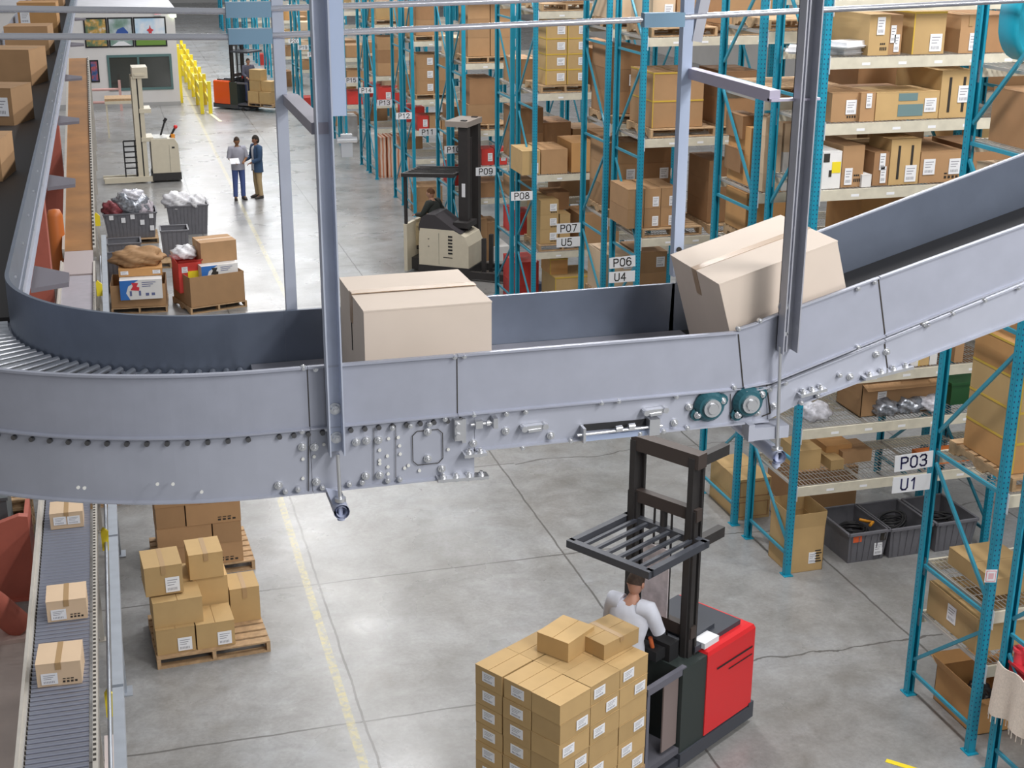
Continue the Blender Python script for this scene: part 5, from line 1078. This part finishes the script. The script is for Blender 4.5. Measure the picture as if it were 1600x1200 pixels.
tag(MB().box(-2.6, -1.30, 9, 15.2, 0.0, 0.012).build('floor_slab', mat('slab_pinkish', (0.50, 0.42, 0.38), 0.6, 0, 3, 0.08)), None, None, None, 'structure')
# ---------------------------------------------------------------- pallet of tan cartons by the guard rail
G1 = 'tan cartons on the pallet by the guard rail'
pallet(0.55, 14.32, 0, 1.22, 1.04, 0.06, 'wooden pallet under the labelled tan cartons by the guard rail')
for x, y0, z, w, d, h, code, lab, rz in ((0.175, 13.84, 0.132, 0.41, 0.42, 0.30, 'D', 'tan carton bottom left on the pallet by the guard rail', 0.06), (0.60, 13.86, 0.132, 0.41, 0.42, 0.30, 'D', 'tan carton bottom right on the pallet by the guard rail', 0.06),
    (0.18, 14.32, 0.132, 0.41, 0.42, 0.62, '', 'tall tan carton at the rear left of the guard-rail pallet', 0.06), (0.60, 14.32, 0.132, 0.38, 0.42, 0.62, '', 'tall tan carton at the rear of the guard-rail pallet', 0.06), (0.97, 14.36, 0.132, 0.33, 0.40, 0.42, 's', 'tan carton standing apart at the right of the guard-rail pallet', 0.06),
    (0.22, 13.90, 0.434, 0.52, 0.40, 0.30, '', 'plain wide tan carton in the middle of the guard-rail pile', 0.08), (0.10, 14.02, 0.756, 0.40, 0.46, 0.34, 'sD', 'tan carton topmost at the left of the guard-rail pile', 0.07), (0.57, 14.30, 0.756, 0.37, 0.42, 0.30, 's', 'tan carton topmost at the right of the guard-rail pile', 0.06)):
    carton(x, y0, z, w, d, h, 'y', code, rz, 1, lab, 'carton', G1)
G2 = 'brown cartons on the pallet behind'
pallet(0.62, 16.42, 0, 1.2, 1.05, 0.04, 'wooden pallet under the brick-stacked brown cartons')
for k in range(4):
    ws = ((0.36, 0.66), (0.66, 0.36))[k % 2]; x = 0.08
    for j, w in enumerate(ws): carton(x+w/2, 15.93, 0.132+k*0.272, w-0.015, 0.95, 0.27, 'b', 'M' if w > 0.5 else '', 0.02, 0, 'brown carton in the brick-stacked pile, %s tier, %s one' % (('bottom', 'second', 'third', 'top')[k], 'wide' if w > 0.5 else 'narrow'), 'carton', G2); x += w
pallet(-0.30, 18.9, 0, 1.0, 1.0, 0.1, 'spare wooden pallet lying by the guard rail under the conveyor bend')
# ---------------------------------------------------------------- totes, bags and open cartons
def tote(label, x, y, w, d, h, rz=0, z=0, group=None, m=TOTE):
    t = thing('storage_tote', label, 'tote', (x, y, z), rz, group); q = 0.88; th = 0.008; mb = MB()
    def ring(s, zz, i=0): return [(sx*(w*s/2-i), sy2*(d*s/2-i), zz) for sx, sy2 in ((-1, -1), (1, -1), (1, 1), (-1, 1))]
    rs = [ring(q, 0), ring(1, h), ring(1, h, th), ring(q, th, th)]
    for a_, b_ in ((0, 1), (1, 2), (2, 3)):
        for k in range(4): mb.add([rs[a_][k], rs[a_][(k+1) % 4], rs[b_][(k+1) % 4], rs[b_][k]], [(0, 1, 2, 3)])
    mb.add(rs[0], [(3, 2, 1, 0)]); mb.add(rs[3], [(0, 1, 2, 3)])
    n = max(3, int(w/0.09))
    for k in range(n):
        xx = (k+0.5)/n-0.5; mb.bar((xx*w*q, -d*q/2-0.004, 0.02), (xx*w*0.99, -d/2-0.002, h-0.05), 0.012, 0.012)
    mb.build('tub', m, t)
    mr = MB()
    for k in range(4):
        a_, b_ = ring(1.0, h-0.012)[k], ring(1.0, h-0.012)[(k+1) % 4]; mr.bar(a_, b_, 0.035, 0.03)
    mr.build('rim', m, t); return t
def bag(label, c, r, seed, m, cat='bag', group=None, flat=0.6):
    rr = random.Random(seed); ph = [rr.uniform(0, 6) for _ in range(6)]
    def fn(d):
        k = 1+0.16*math.sin(5*d.x+ph[0])*math.cos(4*d.y+ph[1])+0.12*math.sin(9*d.z+7*d.x+ph[2])+0.08*math.sin(13*d.y+ph[3])
        return Vector((d.x*k, d.y*k, max(d.z*k, -flat)))
    mb = MB().ell((0, 0, flat*r[2]), r, 26, 16, 0, fn); o = mb.build('plastic_bag', m, None, c); return tag(o, label, cat, group)
def openbox(label, x, y, w, d, h, style, rz=0, z=0, flaps=(1, 1, 1, 1), th=0.008, code='', fl=0.2, name='open_carton'):
    t = thing(name, label, 'carton', (x, y, z), rz); m = CARTON[style]; mb = MB(); a, b = w/2, d/2
    mb.box(-a, a, -b, -b+th, 0, h).box(-a, a, b-th, b, 0, h).box(-a, -a+th, -b, b, 0, h).box(a-th, a, -b, b, 0, h).box(-a, a, -b, b, 0, th); mb.build('body', m, t)
    for k, (p0, p1, nx, ny) in enumerate((((-a, -b), (a, -b), 0, -1), ((a, -b), (a, b), 1, 0), ((a, b), (-a, b), 0, 1), ((-a, b), (-a, -b), -1, 0))):
        q = flaps[k]
        if not q: continue
        L_ = fl; dx, dz = math.sin(q)*L_, math.cos(q)*L_; t3 = th*0.6
        MB().hexa([(*p0, h), (*p1, h), (p1[0]-nx*t3, p1[1]-ny*t3, h), (p0[0]-nx*t3, p0[1]-ny*t3, h), (p0[0]+nx*dx, p0[1]+ny*dx, h+dz), (p1[0]+nx*dx, p1[1]+ny*dx, h+dz), (p1[0]+nx*dx-nx*t3, p1[1]+ny*dx-ny*t3, h+dz), (p0[0]+nx*dx-nx*t3, p0[1]+ny*dx-ny*t3, h+dz)]).build('flap', m, t)
    for k, c in enumerate(code):
        if c == 'L': add_label(t, a*0.35, -b-0.002, h*0.3, 0.1, 0.15)
        if c == 'K': add_label(t, -a*0.5, -b-0.002, h*0.55, 0.12, 0.16)
        if c == 'M':
            mb = MB()
            for q in range(5): mb.box(a*0.5, a*(0.9-0.06*(q % 3)), -b-0.004, -b, h*(0.2+0.06*q), h*(0.225+0.06*q))
            mb.build('printed_marks', INKB, t)
    return t
def coil(label, c, r, n, m, seed, tube=0.014, tilt=0.0):
    rr = random.Random(seed); mb = MB()
    for k in range(n):
        ph = rr.uniform(0, 6.28); R_ = r*rr.uniform(0.72, 1.05); zt = rr.uniform(0, 0.14); tx, ty = rr.uniform(-0.25, 0.25)+tilt, rr.uniform(-0.25, 0.25)
        mb.tube([(R_*math.cos(a), R_*0.85*math.sin(a), zt+0.06+R_*(tx*math.cos(a)+ty*math.sin(a))) for a in [ph+i*2*PI/22 for i in range(22)]], tube, 6)
    return tag(mb.build('cable_coil', m, None, c), label, 'cable')
CLR = mat('plastic_clear_grey', (0.62, 0.62, 0.68), 0.25, 0, 16, 0.35, 0, 0.3)
SILV = mat('plastic_silver', (0.30, 0.32, 0.36), 0.2, 0.5, 20, 0.6, 0, 0.4)
MIX = mat('bag_mixed', (0.42, 0.38, 0.42), 0.35, 0, 9, 0.75, 0, 0.3)
# under the bin rack
openbox('tan open carton standing tall on the floor under rack P04', 7.80, 14.32, 0.46, 0.55, 0.60, 'y', 0.02, 0, (0.12, 0.05, 0.1, 0.1), code='LM', fl=0.2)
for i, (x, w) in enumerate(((8.66, 0.56), (9.26, 0.60), (9.92, 0.6))):
    t = tote('grey ribbed tote on the floor under rack P04, %s of three from the aisle' % ORD[i], x, 14.48, w, 0.82, 0.42, 0.03, 0, 'totes under rack P04')
    if i == 0: add_label(t, 0.16, -0.39, 0.16, 0.12, 0.17); MB().box(-0.22, -0.10, -0.408, -0.40, 0.30, 0.38).build('sticker', mat('sticker_orange', (0.75, 0.12, 0.03), 0.5), t); MB().box(0.17, 0.25, -0.408, -0.40, 0.28, 0.38).build('sticker', INKB, t)
CAB = mat('cable_black', (0.02, 0.02, 0.022), 0.5)
coil('black cable coil heaped in the first tote under rack P04', (8.66, 14.45, 0.12), 0.20, 9, CAB, 3)
coil('black cable coil in the second tote under rack P04', (9.26, 14.55, 0.12), 0.20, 8, CAB, 5, 0.014, 0.2)
coil('black cable coil in the third tote under rack P04', (9.92, 14.5, 0.12), 0.20, 8, CAB, 8)
tag(MB().tube([(8.78, 14.25, 0.42), (8.85, 14.3, 0.43), (8.82, 14.42, 0.40), (8.74, 14.45, 0.42)], 0.02, 8).build('orange_strap', mat('strap_orange', (0.8, 0.33, 0.02), 0.5)), 'orange strap lying on the cables in the first tote', 'strap')
# shelves of the bin rack
bag('clear plastic bag lying on the wire shelf of rack P04 beside the end post', (7.92, 14.35, 1.915), (0.22, 0.18, 0.13), 4, CLR)
openbox('large tan open carton lying on its side on the wire shelf of rack P04', 9.02, 14.50, 1.1, 0.6, 0.42, 'b', 0.0, 1.92, (1.9, 0.2, 0, 0.3), code='K', fl=0.14)
for i, (x, c) in enumerate(((8.78, SILV), (9.12, SILV), (9.42, CLR))): bag('silver plastic bag spilling from the large open carton on rack P04, %s' % ('left', 'middle', 'right')[i], (x, 14.28, 1.95), (0.19, 0.24, 0.12), 20+i, c, 'bag', 'silver bags in the open carton')
t = tag(MB().box(-0.22, 0.22, -0.2, 0.2, 0, 0.26).box(-0.235, 0.235, -0.215, 0.215, 0.26, 0.29).build('plastic_crate', mat('crate_green', (0.02, 0.10, 0.03), 0.5), None, (10.0, 14.5, 1.92)), 'dark green crate behind the P03 post on rack P04', 'crate')
t = tag(MB().box(-0.5, 0.5, -0.2, 0.2, 0, 0.07).build('orange_tray', mat('tray_orange', (0.75, 0.20, 0.04), 0.5), None, (10.0, 14.4, 1.18)), 'flat orange tray on the wire shelf beside sign P03', 'tray')
for i, (x, y, z, rz) in enumerate(((7.50, 14.45, 6.262, -0.5), (7.9, 14.35, 6.262, 0.35), (7.82, 14.25, 6.34, 0.5))):
    o = tag(MB().loft([[(-0.3, -0.17, 0.02), (0.3, -0.17, 0.02), (0.3, 0.17, 0.02), (-0.3, 0.17, 0.02)], [(-0.27, -0.15, 0.0), (0.27, -0.15, 0.0), (0.27, 0.15, 0.0), (-0.27, 0.15, 0.0)], [(-0.28, -0.15, 0.07), (0.26, -0.13, 0.08), (0.27, 0.15, 0.06), (-0.27, 0.14, 0.08)]][1:], 0, False).box(-0.31, 0.31, -0.18, 0.18, 0.02, 0.028).build('mailer_bag', mat('mailer_white', (0.78, 0.78, 0.80), 0.35, 0, 8, 0.15), None, (x+0.12, y, z), rz), 'white padded mailer on the top shelf of rack P04, %s' % ('beside the end post', 'lying flat', 'lying on another')[i], 'mailer', 'white mailers on rack P04')
# lower right corner: racks P02 and P03
openbox('brown open carton on the floor inside rack P03', 8.06, 10.66, 0.66, 0.72, 0.40, 'o', 0.0, 0.0, (1.3, 0.9, 1.2, 0.5), fl=0.16)
bag('black plastic bag inside the open carton in rack P03', (8.05, 10.7, 0.03), (0.2, 0.2, 0.16), 9, mat('bag_black', (0.02, 0.02, 0.025), 0.3))
tag(MB().box(-0.19, 0.19, -0.32, 0.32, 0, 0.25).box(-0.2, 0.2, -0.33, 0.33, 0.25, 0.275).build('red_crate', mat('crate_red', (0.45, 0.02, 0.03), 0.5), None, (7.72, 9.32, 0.978)), 'red crate on the near rack under the fringed blanket', 'crate')
tag(MB().cyl((0, 0, 0), (0, 0, 0.12), 0.05, 14).cyl((0, 0, 0.12), (0, 0, 0.15), 0.065, 14).cyl((0, 0, 0.15), (0, 0, 0.17), 0.035, 12).build('red_bottle', mat('bottle_red', (0.7, 0.05, 0.07), 0.35), None, (7.585, 9.585, 1.253)), 'red capped jar standing on the red crate in the near rack', 'jar')
mb = MB(); n = 18
ctr = lambda i, j: (7.475-0.03*math.sin(i*0.9)*(j/8)-0.03*j/8, 9.74-i*0.045, 1.20-j*0.055-0.02*math.sin(i*0.7))
for i in range(n-1):
    for j in range(9):
        q = [ctr(i, j), ctr(i+1, j), ctr(i+1, j+1), ctr(i, j+1)]; mb.hexa(q+[(x_+0.012, y_, z_) for x_, y_, z_ in q])
for i in range(n):
    x_, y_, z_ = ctr(i, 9); mb.cyl((x_+0.006, y_, z_+0.01), (x_+0.006, y_, z_-0.07), 0.005, 5)
tag(mb.build('blanket', mat('blanket_cream', (0.66, 0.58, 0.50), 0.95, 0, 60, 0.12)), 'cream fringed blanket hanging over the near rack in the lower right corner', 'blanket')
t = tag(MB().box(-0.055, 0.055, -0.004, 0.0, -0.065, 0.065).box(-0.045, 0.045, -0.005, -0.003, -0.055, 0.055, 1).box(-0.04, 0.04, -0.006, -0.004, -0.05, 0.05).box(-0.025, 0.025, -0.0068, -0.005, -0.03, 0.03, 2).build('rack_notice', [WHITE, mat('notice_red', (0.7, 0.05, 0.08), 0.5), mat('notice_pink', (0.75, 0.45, 0.48), 0.5)], None, (7.50, 10.03, 1.93), -0.25), 'small red-bordered notice tied to the P03 rack post', 'sign')
q = MB().loft([[(0.24*s*math.cos(a), -0.05+yy, 0.34*s*math.sin(a)+(0.06 if math.sin(a) > 0 else 0)) for a in [2*PI*k/24 for k in range(24)]] for yy, s in ((0.0, 0.80), (-0.03, 0.95), (0.04, 1.0), (0.25, 1.0), (0.3, 0.8))], 0, True)
tag(q.build('machine_cover', mat('cover_turquoise', (0.01, 0.33, 0.46), 0.4), None, (7.97, 11.02, 6.84)), 'rounded turquoise machine cover on the top shelf of rack P03', 'cover')
# ---------------------------------------------------------------- bins and pallets in the middle of the left zone
pallet(0.24, 28.62, 0, 1.1, 1.0, -0.06, 'wooden pallet under the low open carton with the picture box')
pallet(1.62, 28.45, 0, 1.2, 1.1, 0.28, 'wooden pallet under the tall brown open carton')
openbox('wide low brown open carton on a pallet, left of two, by the guard rail', 0.24, 28.62, 1.08, 0.96, 0.46, 'b', -0.06, 0.132, (0, 0, 0, 0))
openbox('large brown open carton on a pallet at the aisle edge', 1.62, 28.45, 1.15, 1.05, 0.62, 'b', 0.28, 0.132, (0, 0, 0, 0), code='')
def picture_box(label, loc, rz, w, d, h, pc):
    o = ob('picture_box', carton_mesh(w, d, h, 'w', 0), None, loc, rz); tag(o, label, 'carton'); a, b = w/2, d/2
    MB().prism([(-a, 0), (-a*0.55, 0), (-a*0.72, h*0.35), (-a*0.6, h*0.7), (-a*0.1, h), (-a, h)], -b-0.004, -b-0.001, 1).build('printed_swoosh', mat('print_blue', (0.03, 0.16, 0.50), 0.5), o)
    mb = MB().prism([(-a*0.5, h*0.5), (-a*0.1, h*0.45), (-a*0.08, h*0.62), (-a*0.2, h*0.66), (-a*0.12, h*0.85), (-a*0.45, h*0.88), (-a*0.38, h*0.7)], -b-0.005, -b-0.001, 1)
    mb.build('printed_picture', pc, o)
    mb = MB()
    for k in range(3): mb.box(a*0.05, a*(0.7-0.12*k), -b-0.004, -b-0.001, h*(0.85-0.1*k), h*(0.88-0.1*k))
    for k in range(2): mb.box(a*(0.2+0.28*k), a*(0.36+0.28*k), -b-0.004, -b-0.001, h*0.18, h*0.32)
    mb.box(-a*0.55, -a*0.45, -b-0.004, -b-0.001, h*0.2, h*0.45).box(-a*0.12, -a*0.02, -b-0.004, -b-0.001, h*0.2, h*0.45)
    mb.build('printed_marks', mat('print_slate_blue', (0.12, 0.14, 0.28), 0.5), o); return o
picture_box('white box with blue swoosh and red picture on the left open carton', (0.28, 28.22, 0.32), -0.04, 0.82, 0.40, 0.40, mat('print_red', (0.6, 0.03, 0.05), 0.5))
picture_box('white box with blue swoosh and dark picture in the right open carton', (1.80, 28.25, 0.56), 0.2, 0.75, 0.40, 0.36, INKB)
carton(0.30, 28.3, 0.73, 0.85, 0.55, 0.15, 'o', 'KL', -0.04, 0, 'low orange-brown carton with white labels on the picture box', 'carton')
bag('crumpled brown paper sack on top of the left pile', (0.30, 28.72, 0.885), (0.50, 0.36, 0.22), 31, CARTON['b'], 'sack')
rb = openbox('red box with yellow label standing in the right open carton', 1.22, 28.45, 0.50, 0.5, 0.62, 'r', 0.2, 0.35, (0.9, 0.6, 0, 0.5), fl=0.1)
MB().box(-0.06, 0.22, -0.262, -0.252, 0.28, 0.44).build('yellow_label', YELLOW, rb)
add_label(rb, -0.12, -0.258, 0.48, 0.12, 0.12)
bag('white plastic bag topping the red box', (1.2, 28.6, 0.98), (0.25, 0.24, 0.16), 33, mat('plastic_white', (0.75, 0.75, 0.78), 0.35, 0, 9, 0.2))
carton(1.80, 28.30, 0.925, 0.74, 0.62, 0.42, 'b', 't', 0.2, 0, 'brown carton on top of the blue and white picture box', 'carton')
for i, (x, y, w, d, h, z) in enumerate(((0.22, 34.9, 1.25, 0.85, 0.62, 0.132), (1.16, 32.6, 0.62, 0.6, 0.75, 0.0), (1.62, 35.5, 1.0, 0.8, 0.75, 0.0), (0.02, 32.9, 0.75, 0.6, 0.45, 0.0), (-0.10, 30.2, 0.55, 0.8, 0.72, 0.0))):
    t = tote(('long dark grey bin heaped with wrapped goods behind the left pile', 'dark grey tote standing between the two rear bins', 'dark grey bin with white bags near the aisle', 'empty dark grey tote in front of the long bin', 'dark grey tote beside the guard rail behind the low open carton')[i], x, y, w, d, h, 0.0, z)
    if i == 0:
        for k, (xx, zz) in enumerate(((-0.4, 0.5), (-0.15, 0.42), (0.05, 0.5), (0.25, 0.35), (0.45, 0.5), (0.45, 0.2))): MB().box(xx*1.1-0.05, xx*1.1+0.05, -d/2-0.012, -d/2-0.004, zz-0.02, zz+0.1).build('sticker', WHITE, t)
    if i == 1: add_label(t, 0, -d/2-0.0, h*0.3, 0.13, 0.12)
pallet(0.25, 34.9, 0, 1.2, 1.0, 0, 'wooden pallet under the long dark grey bin')
for i, (x, y, z, r, m) in enumerate(((0.25, 34.9, 0.62, (0.42, 0.34, 0.36), SILV), (-0.15, 34.8, 0.62, (0.28, 0.28, 0.24), mat('wrap_maroon', (0.22, 0.05, 0.06), 0.5, 0, 9, 0.4)), (0.55, 34.9, 0.62, (0.26, 0.3, 0.22), MIX), (0.28, 34.9, 1.02, (0.3, 0.25, 0.14), CLR))):
    bag('wrapped goods heaped in the long dark bin, %s' % ('silver in the middle', 'maroon at the left', 'mottled at the right', 'clear on top')[i], (x, y, z), r, 50+i, m, 'bag', 'goods heaped in the long bin')
for i, x in enumerate((1.38, 1.85)): bag('white plastic bag in the bin near the aisle, %s' % ('large left one', 'smaller right one')[i], (x, 35.4, 0.66), (0.34-0.1*i, 0.3, 0.24-0.06*i), 60+i, mat('plastic_white', ()), 'bag', 'white bags in the aisle bin')
pallet(0.55, 32.2, 0, 0.95, 0.8, 0, 'wooden pallet behind the brown paper sack')
# ---------------------------------------------------------------- things in the far racks
STR = mat('panel_orange_white', (0.75, 0.35, 0.2), 0.5)
nt = STR.node_tree; w = nt.nodes.new('ShaderNodeTexWave'); w.inputs['Scale'].default_value = 3.1; w.inputs['Distortion'].default_value = 1.2; w.bands_direction = 'X'
tc = nt.nodes.new('ShaderNodeTexCoord'); nt.links.new(tc.outputs['Object'], w.inputs['Vector']); rp = nt.nodes.new('ShaderNodeValToRGB'); rp.color_ramp.elements[0].color = (0.62, 0.20, 0.08, 1); rp.color_ramp.elements[1].color = (0.78, 0.66, 0.56, 1)
nt.links.new(w.outputs[0], rp.inputs[0]); nt.links.new(rp.outputs[0], nt.nodes['Principled BSDF'].inputs['Base Color'])
for i in range(4): tag(MB().box(-0.10, 0.10, -0.4, 0.4, 0, 1.22).box(-0.095, 0.095, -0.41, 0.41, 0.05, 1.15).build('wrapped_panel', STR, None, (7.78+0.235*i, 41.95, 0.0)), 'orange and white wrapped panel standing on the floor of rack P14, %s' % ORD[i], 'panel', 'wrapped panels under sign P13')
tag(MB().box(-0.3, 0.3, -0.24, 0.24, 0, 0.36).box(-0.32, 0.32, -0.26, 0.26, 0.36, 0.42).build('plastic_bin', mat('bin_blue', (0.18, 0.28, 0.50), 0.4), None, (7.98, 27.0, 0.0)), 'blue plastic bin beside the cream reach truck under sign P09', 'bin')

# ---------------------------------------------------------------- office at the end of the aisle
OW = []
wall = struct(MB().box(-6, 0.04, 59.7, 59.85, 0, 3.78).box(2.50, 2.78, 59.7, 59.85, 0, 3.78).box(0.04, 2.50, 59.7, 59.85, 0, 0.70).box(0.04, 2.50, 59.7, 59.85, 2.04, 3.78).box(2.63, 2.78, 59.85, 75, 0, 3.78).build('wall_office', OFFW))
struct(MB().box(-6, 2.80, 59.68, 75, 3.78, 3.9).build('wall_office_roof', mat('roof_grey', (0.36, 0.36, 0.38), 0.7, 0, 2, 0.1)))
struct(MB().box(-6, 2.785, 59.685, 59.70, 0, 0.16).build('baseboard_office', mat('skirting_grey', (0.42, 0.42, 0.42), 0.6)))
FR_ = mat('window_frame_green', (0.10, 0.19, 0.19), 0.45)
wn = struct(MB().box(0.0, 2.54, 59.66, 59.74, 0.66, 0.76).box(0.0, 2.54, 59.66, 59.74, 1.98, 2.08).box(0.0, 0.09, 59.66, 59.74, 0.76, 1.98).box(2.45, 2.54, 59.66, 59.74, 0.76, 1.98).box(1.18, 1.26, 59.66, 59.74, 0.76, 1.98).build('window_1', FR_))
gl = MB().box(0.09, 1.18, 59.70, 59.71, 0.76, 1.98).box(1.26, 2.45, 59.70, 59.71, 0.76, 1.98).build('window_1_glass', mat('glass_dark', (0.05, 0.055, 0.05), 0.08, 0, 0, 0, 0, 0, 0, 0.6)); struct(gl)
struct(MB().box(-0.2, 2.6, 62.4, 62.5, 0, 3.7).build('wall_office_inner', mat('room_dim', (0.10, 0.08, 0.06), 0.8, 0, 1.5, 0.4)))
def poster(label, x0, x1, z0, z1, kind):
    t = thing('poster', label, 'poster', ((x0+x1)/2, 59.69, z0)); w, h = x1-x0, z1-z0
    MB().box(-w/2, w/2, -0.02, 0.005, 0, h).build('frame', BLACK, t)
    m = bpy.data.materials.new('poster_'+kind); m.use_nodes = True; n_ = m.node_tree; b = n_.nodes['Principled BSDF']; b.inputs['Roughness'].default_value = 0.5
    tc = n_.nodes.new('ShaderNodeTexCoord'); no = n_.nodes.new('ShaderNodeTexNoise'); no.inputs['Scale'].default_value = {'a': 3.5, 'b': 1.6, 'c': 1.2, 'd': 4}[kind]; no.inputs['Detail'].default_value = 5; n_.links.new(tc.outputs['Object'], no.inputs['Vector'])
    r = n_.nodes.new('ShaderNodeValToRGB'); n_.links.new(no.outputs['Fac'], r.inputs[0]); cs = {'a': [(0.02, 0.05, 0.02), (0.15, 0.22, 0.12), (0.6, 0.35, 0.08), (0.7, 0.75, 0.72)], 'b': [(0.10, 0.22, 0.14), (0.25, 0.36, 0.33), (0.5, 0.56, 0.6), (0.75, 0.76, 0.8)], 'c': [(0.25, 0.5, 0.75), (0.5, 0.68, 0.85), (0.78, 0.82, 0.88), (0.85, 0.87, 0.9)], 'd': [(0.03, 0.04, 0.1), (0.05, 0.12, 0.3), (0.45, 0.08, 0.08), (0.6, 0.62, 0.7)]}[kind]
    e = r.color_ramp.elements; e[0].position = 0.3; e[0].color = (*cs[0], 1); e[1].position = 0.72; e[1].color = (*cs[3], 1)
    for p_, c in ((0.45, cs[1]), (0.57, cs[2])): k = e.new(p_); k.color = (*c, 1)
    n_.links.new(r.outputs[0], b.inputs['Base Color']); g = 0.06
    MB().box(-w/2+g, w/2-g, -0.026, -0.018, g, h-g).build('picture', m, t)
    if kind == 'c':
        MB().prism([(-w/2+g, g), (w/2-g, g), (w/2-g, h*0.42), (0, h*0.28), (-w/2+g, h*0.22)], -0.03, -0.024, 1).build('picture_hill', mat('hill_green', (0.16, 0.30, 0.05), 0.6), t)
        MB().prism([(-0.05, h*0.3), (0.05, h*0.3), (0.06, h*0.5), (0.14, h*0.56), (0.03, h*0.62), (0.0, h*0.74), (-0.03, h*0.62), (-0.14, h*0.56), (-0.06, h*0.5)], -0.034, -0.028, 1).build('picture_figure', mat('figure_red', (0.6, 0.05, 0.06), 0.6), t)
    if kind == 'b':
        MB().prism([(-w*0.28, h*0.35), (w*0.25, h*0.33), (w*0.3, h*0.5), (w*0.12, h*0.68), (-w*0.12, h*0.6)], -0.03, -0.024, 1).build('picture_figure', mat('figure_blue', (0.03, 0.09, 0.35), 0.6), t)
        MB().prism([(-w*0.4, g), (w*0.4, g), (w*0.1, h*0.2), (-w*0.1, h*0.2)], -0.03, -0.024, 1).build('picture_snow', WHITE, t)
poster('framed flower poster, leftmost above the office window', -0.78, 0.12, 2.38, 3.55, 'a')
poster('framed poster of a blue figure on a hillside above the office window', 0.14, 1.12, 2.38, 3.55, 'b')
poster('framed poster of a small red figure under a pale sky above the office window', 1.14, 2.42, 2.38, 3.55, 'c')
poster('small dark blue and red poster left of the office window', -0.70, -0.34, 1.02, 1.90, 'd')
t = thing('exit_sign', 'small red exit sign above the posters on the office wall', 'sign', (2.13, 59.66, 3.60))
MB().box(-0.14, 0.14, -0.03, 0.03, 0, 0.16).build('sign_box', WHITE, t); text('EXIT', 0.13, (0, -0.034, 0.08), t, mat('exit_red', (0.8, 0.03, 0.04), 0.5, emit=0.6))
t = thing('wall_lamp', 'bright greenish lamp beside the exit sign on the office wall', 'lamp', (2.72, 59.62, 3.52)); MB().box(-0.12, 0.12, -0.06, 0.06, 0, 0.16).build('lamp_glass', mat('lamp_glow', (0.9, 1.0, 0.75), 0.4, emit=3.0), t)
# pink tube barrier and bench before the office
t = thing('tube_barrier', 'pinkish tube barrier low along the office wall', 'barrier', (-0.2, 58.6, 0))
for z in (0.35, 0.85): MB().cyl((-1.2, 0, z), (0.6, 0, z), 0.05, 8).build('tube', mat('tube_pink', (0.62, 0.36, 0.33), 0.5), t)
MB().box(0.55, 0.65, -0.05, 0.05, 0, 1.2).build('post', mat('tube_pink', ()), t)
t = thing('work_table', 'wooden-topped table with cream frame behind the stacker forks', 'table', (0.35, 52.0, 0))
MB().box(-0.55, 0.55, -0.5, 0.5, 1.28, 1.36).build('table_top', WOOD, t); MB().box(-0.55, 0.55, -0.52, -0.46, 1.18, 1.28).build('table_apron', CREAM, t)
for x in (-0.5, 0.5):
    for y in (-0.45, 0.45): MB().box(x-0.03, x+0.03, y-0.03, y+0.03, 0, 1.28).build('leg', CREAM, t)
# yellow guard rail at the aisle edge
for i, x in enumerate((3.46, 3.78)):
    t = thing('safety_rail', 'yellow safety rail at the office corner, %s of the pair' % ('wall side', 'aisle side')[i], 'rail', (x, 56.9, 0))
    for k in range(8): MB().box(-0.07, 0.07, k*2.7-0.07, k*2.7+0.07, 0, 1.25).build('post', YELLOW, t)
    for z in (0.45, 0.95): MB().box(-0.03, 0.03, 0, 18.9, z-0.09, z+0.09).build('rail', YELLOW, t)
tag(MB().box(-0.06, 0.06, -0.06, 0.06, 0, 2.3).build('yellow_post', YELLOW, None, (2.86, 60.4, 0)), 'thin yellow corner post at the right end of the office wall', 'post')
tag(MB().box(-0.06, 0.06, 0, 3.0, 0, 0.006).build('floor_tape', mat('tape_pale_yellow', (0.75, 0.72, 0.45), 0.5), None, (3.98, 54.6, 0.001), 0.1), 'pale tape line on the floor at the foot of the yellow rail', 'tape')
tag(MB().box(-0.03, 0.03, 0, 0.55, 0, 0.004).build('floor_tape', YELLOW, None, (7.05, 9.75, 0.001), 0.75), 'short yellow tape strip on the floor by the near rack foot', 'tape')
# hall shell
struct(MB().box(-9.2, -9.0, -6, 125, 0, 9).build('wall_left', mat('hall_wall', (0.42, 0.40, 0.38), 0.8, 0, 0.6, 0.1)))
struct(MB().box(30, 30.2, -6, 125, 0, 9).build('wall_right', mat('hall_wall', ())))
struct(MB().box(-9, 30, 124.8, 125, 0, 9).build('wall_back', mat('hall_wall_pale', (0.62, 0.61, 0.6), 0.8, 0, 0.6, 0.05)))
